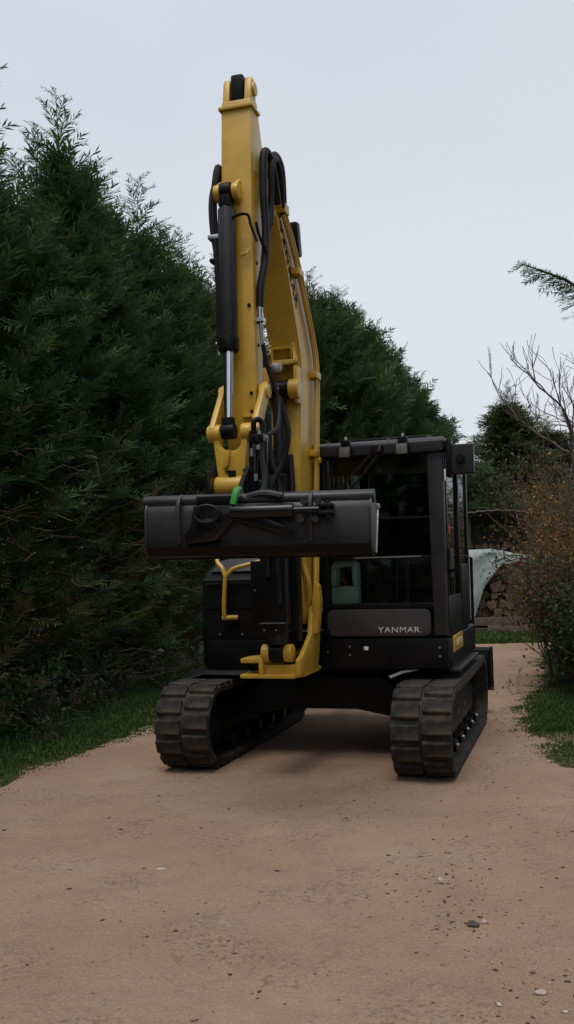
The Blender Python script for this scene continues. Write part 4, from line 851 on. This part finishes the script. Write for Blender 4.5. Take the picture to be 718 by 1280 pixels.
# tarp: draped sheet over top and the near left corner of the stack
nu, nv = 46, 40; u = np.linspace(0, 1, nu); v = np.linspace(0, 1, nv); Uu, Vv = np.meshgrid(u, v, indexing='ij')
hx = WX-1.55+Uu*2.15; fold = fbm(Uu*7+3, Vv*6+9, 5)*1.5
topz = wz+1.62+.16*np.sin(Uu*3.0)+.05*fold
drop = np.interp(Vv, [0, .45, .55, 1], [0, 0, .06, 1]); reach = np.interp(Uu, [0, .42, .52, .70, 1], [1.50, 1.48, .80, .28, .16])
yy = np.interp(Vv, [0, .45, .58, 1], [.55, -.48, -.58, -.66])+WY+fold*.14
zz = topz-drop*reach+fold*.05*(Vv > .4)
idx = np.arange(nu*nv).reshape(nu, nv); F = np.stack([idx[:-1, :-1], idx[1:, :-1], idx[1:, 1:], idx[:-1, 1:]], -1).reshape(-1, 4)
tp = link('tarpaulin', np_mesh('tarpaulin', np.stack([hx+fold*.1, yy, zz], -1).reshape(-1, 3), F, 'tarp')); tp.data.polygons.foreach_set('use_smooth', np.ones(len(F), dtype=bool))
md = tp.modifiers.new('thickness', 'SOLIDIFY'); md.thickness = .006
tag(tp, 'pale mint tarpaulin sagging over the log stack', 'tarpaulin')
# log shelter behind
SX, SY = 5.4, 23.6; sz = float(gz(SX, SY))
SH = tag(empty('log_shelter', (SX, SY, sz)), 'open log shelter with a pale roof edge behind the tarp covered stack', 'shelter')
for (x, y, hh) in ((-1.0, -.6, 2.55), (.6, -.6, 2.7), (1.9, -.6, 2.7), (-1.0, .7, 2.3), (1.9, .7, 2.4)):
    part(B().cyl((x, y, -.1), (x, y, hh), .045, 8), 'post', 'oldwood', SH)
b = B(); n = 60
for k in range(n):
    x = -1.5+3.8*k/n; x2 = -1.5+3.8*(k+1)/n; z0 = 2.62+.012*math.sin(k*1.9)+.10*math.sin(k*.05*2)+.002*k; z1 = 2.62+.012*math.sin((k+1)*1.9)+.10*math.sin((k+1)*.1)+.002*(k+1)
    b.poly([(x, -.95, z0), (x2, -.95, z1), (x2, .95, z1-.25), (x, .95, z0-.25), (x, -.95, z0-.02), (x2, -.95, z1-.02), (x2, .95, z1-.27), (x, .95, z0-.27)], [(0, 1, 2, 3), (7, 6, 5, 4), (0, 4, 5, 1), (2, 6, 7, 3)])
part(b, 'roof_sheet', 'sheet', SH)
part(B().bb(-1.0, 1.9, .62, .66, .2, 2.25), 'back_boards', 'oldwood', SH)
rl = np.random.default_rng(19); LG2 = log_mesh(.075, .8, 4)
for row in range(13):
    for c in range(16):
        if rl.random() < .06: continue
        o = link('log', LG2); o.location = (SX-.92+c*.168+(row % 2)*.08, SY+rl.uniform(-.12, .08), sz+.08+row*.15); o.rotation_euler = (0, rl.uniform(0, 6.28), 0); o.scale = (rl.uniform(.8, 1.15),)*3
        tag(o, 'small weathered log in the rows inside the shelter', 'log', 'logs inside the shelter')

# ------------------------------------------------------------------ grass, litter and stones
def grass(name, pts, hmin, hmax, lab, seed, wd=.006, hs=1.0):
    rng = np.random.default_rng(seed); n = len(pts); z = gz(pts[:, 0], pts[:, 1])-.03+np.clip(np.maximum(xl(pts[:, 1])-pts[:, 0], pts[:, 0]-xr(pts[:, 1]))*.05, 0, .07)
    a = rng.uniform(0, 6.28, n); h_ = rng.uniform(hmin, hmax, n)*hs; ln = rng.uniform(.1, .8, n)*h_; b = rng.uniform(0, 6.28, n)
    z = np.maximum(z, road_z(pts[:, 0], pts[:, 1])-.012); p = np.stack([pts[:, 0], pts[:, 1], z], 1); s = np.stack([np.cos(a), np.sin(a), 0*a], 1)*(wd*rng.uniform(.7, 1.5, n))[:, None]; l_ = np.stack([np.cos(b)*ln, np.sin(b)*ln, h_], 1)
    mid = p+l_*np.array([.35, .35, .6]); V = np.stack([p-s, p+s, mid+s*.8, mid-s*.8, p+l_], 1).reshape(-1, 3); k = np.arange(n)[:, None]*5
    F = np.concatenate([k+np.array([[0, 1, 2]]), k+np.array([[0, 2, 3]]), k+np.array([[3, 2, 4]])])
    patch = vnoise(pts[:, 0]*1.5+40, pts[:, 1]*1.5+40)
    o = link(name, np_mesh(name, V, F, 'grassm', np.repeat(np.clip(rng.normal(.30, .2, n)+patch*.45, 0, 1), 5), tri=True)); o['kind'] = 'stuff'; o['label'] = lab; o['category'] = 'grass'
rg = np.random.default_rng(3)
def sample(n, x0, x1, y0, y1): return np.stack([rg.uniform(x0, x1, n), rg.uniform(y0, y1, n)], 1)
p = sample(260000, -4.2, 1.8, 5.0, 18.5); e = xl(p[:, 1])-p[:, 0]+fbm(p[:, 0]*2.2, p[:, 1]*2.2, 5)*.5
k_ = (e > -.12) & (p[:, 0] > hedge_face(p[:, 1])-.5) & (rg.random(len(p)) < np.clip((e+.14)*3, .06, 1)); p = p[k_][:90000]; e = e[k_][:90000]
grass('left_grass', p, .02, .06, 'dark green grass verge between the dirt road and the conifer hedge', 1, hs=np.clip(.25+e*1.6, .25, 1))
p = sample(300000, 1.6, 5.2, 5.6, 17); e = p[:, 0]-xr(p[:, 1])+fbm(p[:, 0]*2.2, p[:, 1]*2.2, 5)*.4
bare = np.abs(p[:, 1]-8.35-.1*(p[:, 0]-2)) < .28; thin = p[:, 1] < 8.3
k_ = (e > -.12) & (rg.random(len(p)) < np.clip((e+.15)*3, .06, 1)) & (~bare | (rg.random(len(p)) < .10)) & (~thin | (rg.random(len(p)) < .5)) & (p[:, 0] < 2.0+(p[:, 1]-6)*.55); hs_ = (np.clip(.25+e*1.4, .25, 1)*np.where(thin, .5, 1))[k_][:75000]; p = p[k_][:75000]
grass('right_grass', p, .025, .085, 'grass patch at the right edge of the dirt road', 2, hs=hs_)
p = sample(45000, 1.5, 9, 17.2, 22); p = p[p[:, 1] > 17.75+fbm(p[:, 0]*1.2, p[:, 1]*1.2)*.5]
grass('far_grass', p, .05, .14, 'green grass in front of the log stacks at the road bend', 4, .012)

def chips(name, pts, smin, smax, lab, seed, tone, flat=.45):
    rng = np.random.default_rng(seed); n = len(pts); s = smin*(smax/smin)**(rng.random(n)**2.2)
    T_ = np.array([(1, 0, 0), (0, 1, 0), (-1, 0, 0), (0, -1, 0), (0, 0, .8), (0, 0, -.5)], float); FT = np.array([(0, 1, 4), (1, 2, 4), (2, 3, 4), (3, 0, 4), (1, 0, 5), (2, 1, 5), (3, 2, 5), (0, 3, 5)])
    a = rng.uniform(0, 6.28, n); el = rng.uniform(.4, 1.0, n); v = T_[None]*np.stack([np.ones(n), el, flat*rng.uniform(.5, 1.3, n)], 1)[:, None]*rng.uniform(.7, 1.3, (n, 6, 1))
    c, q = np.cos(a)[:, None], np.sin(a)[:, None]; V = np.stack([v[..., 0]*c-v[..., 1]*q, v[..., 0]*q+v[..., 1]*c, v[..., 2]], -1)*s[:, None, None]
    zz = road_z(pts[:, 0], pts[:, 1])+fbm(pts[:, 0]*9, pts[:, 1]*9, 4)*.020+s*.12
    V = V+np.stack([pts[:, 0], pts[:, 1], zz], 1)[:, None]; F = (np.arange(n)[:, None, None]*6+FT[None]).reshape(-1, 3)
    o = link(name, np_mesh(name, V.reshape(-1, 3), F, 'debris', np.repeat(np.clip(rng.normal(*tone, n), 0, 1), 6), tri=True)); o['kind'] = 'stuff'; o['label'] = lab; o['category'] = name.split('_')[-1]
def on_road(p): return p[(p[:, 0] > xl(p[:, 1])+.05) & (p[:, 0] < xr(p[:, 1])-.05) & (p[:, 1] < 17.2)]
p = sample(9000, -2.5, 4, 2.6, 14); dens = np.clip(.25+2.2*fbm(p[:, 0]*.8+5, p[:, 1]*.8+2, 4), .04, 1); p = on_road(p[rg.random(len(p)) < dens])
chips('loose_gravel', p, .002, .009, 'fine loose gravel scattered over the dirt road', 21, (.62, .22))
cl = []
for (cx, cy, sx, sy, n) in ((.75, 4.75, .16, .30, 260), (.70, 4.2, .14, .18, 200), (.95, 3.55, .16, .25, 170), (.3, 6.2, .22, .25, 160), (1.9, 9.2, .22, .45, 420), (1.25, 5.3, .35, .5, 200), (-.55, 4.3, .25, .2, 60), (-.15, 3.75, .35, .3, 110), (-.4, 6.0, .6, .5, 120), (1.6, 7.1, .3, .6, 160)):
    cl.append(np.stack([rg.normal(cx, sx, n), rg.normal(cy, sy, n)], 1))
p = on_road(np.concatenate(cl)); p = p[rg.random(len(p)) < .7]; chips('dark_litter', p, .003, .015, 'dark clods and leaf litter gathered in patches on the dirt road', 22, (.36, .2), .3)
p = on_road(sample(420, -2.4, 3, 2.8, 11)); chips('leaf_litter', p, .004, .018, 'scattered small dark leaf scraps on the dirt road', 23, (.25, .15), .18)
p = np.concatenate([np.stack([rg.normal(.95, .13, 22), rg.normal(3.5, .16, 22)], 1), np.stack([rg.normal(.8, .15, 16), rg.normal(4.7, .25, 16)], 1), np.stack([rg.normal(1.95, .2, 60), rg.normal(9.3, .4, 60)], 1)])
chips('pale_pebbles', p, .008, .024, 'pale pebbles showing through the dirt road', 24, (.84, .1), .5)
def stone(loc, r, seed, m, lab, fl=.7):
    rng = np.random.default_rng(seed); bm = bmesh.new(); bmesh.ops.create_icosphere(bm, subdivisions=3, radius=r); ph = rng.uniform(0, 6, 6)
    for v in bm.verts:
        c = v.co/r; k = 1+.16*math.sin(3*c.x+ph[0])+.13*math.sin(4*c.y+ph[1])+.11*math.sin(5*c.z+ph[2])+.06*math.sin(9*c.x+7*c.y+ph[3]); v.co *= k; v.co.z *= fl; v.co.y *= .85
    for f in bm.faces: f.smooth = True
    me = bpy.data.meshes.new('stone'); bm.to_mesh(me); bm.free(); me.materials.append(M[m]); o = link('stone', me)
    x, y = loc; o.location = (x, y, float(road_z(np.array([x]), np.array([y]))[0])+r*fl*.55); o.rotation_euler = (0, 0, seed); tag(o, lab, 'stone', 'stones on the road')
M['rock'] = mat('dark_stone', (.060, .044, .040), (.12, .085, .070), .9, scale=25, bump=.5, bscale=60)
M['palerock'] = mat('pale_stone', (.36, .29, .235), (.46, .39, .33), .9, scale=30, bump=.3, bscale=60)
stone((.785, 4.10), .026, 1, 'rock', 'dark brown round clod on the road beside a pale pebble')
stone((.835, 4.12), .016, 2, 'palerock', 'small pale pebble touching the dark brown clod')
stone((-.675, 4.97), .030, 3, 'palerock', 'flat whitish stone fragment lying alone on the open road', .22)
stone((.90, 3.44), .022, 4, 'palerock', 'flat pale stone in the cracked patch of road', .4)
stone((.74, 4.72), .018, 5, 'palerock', 'small pale stone in the dark litter patch', .5)
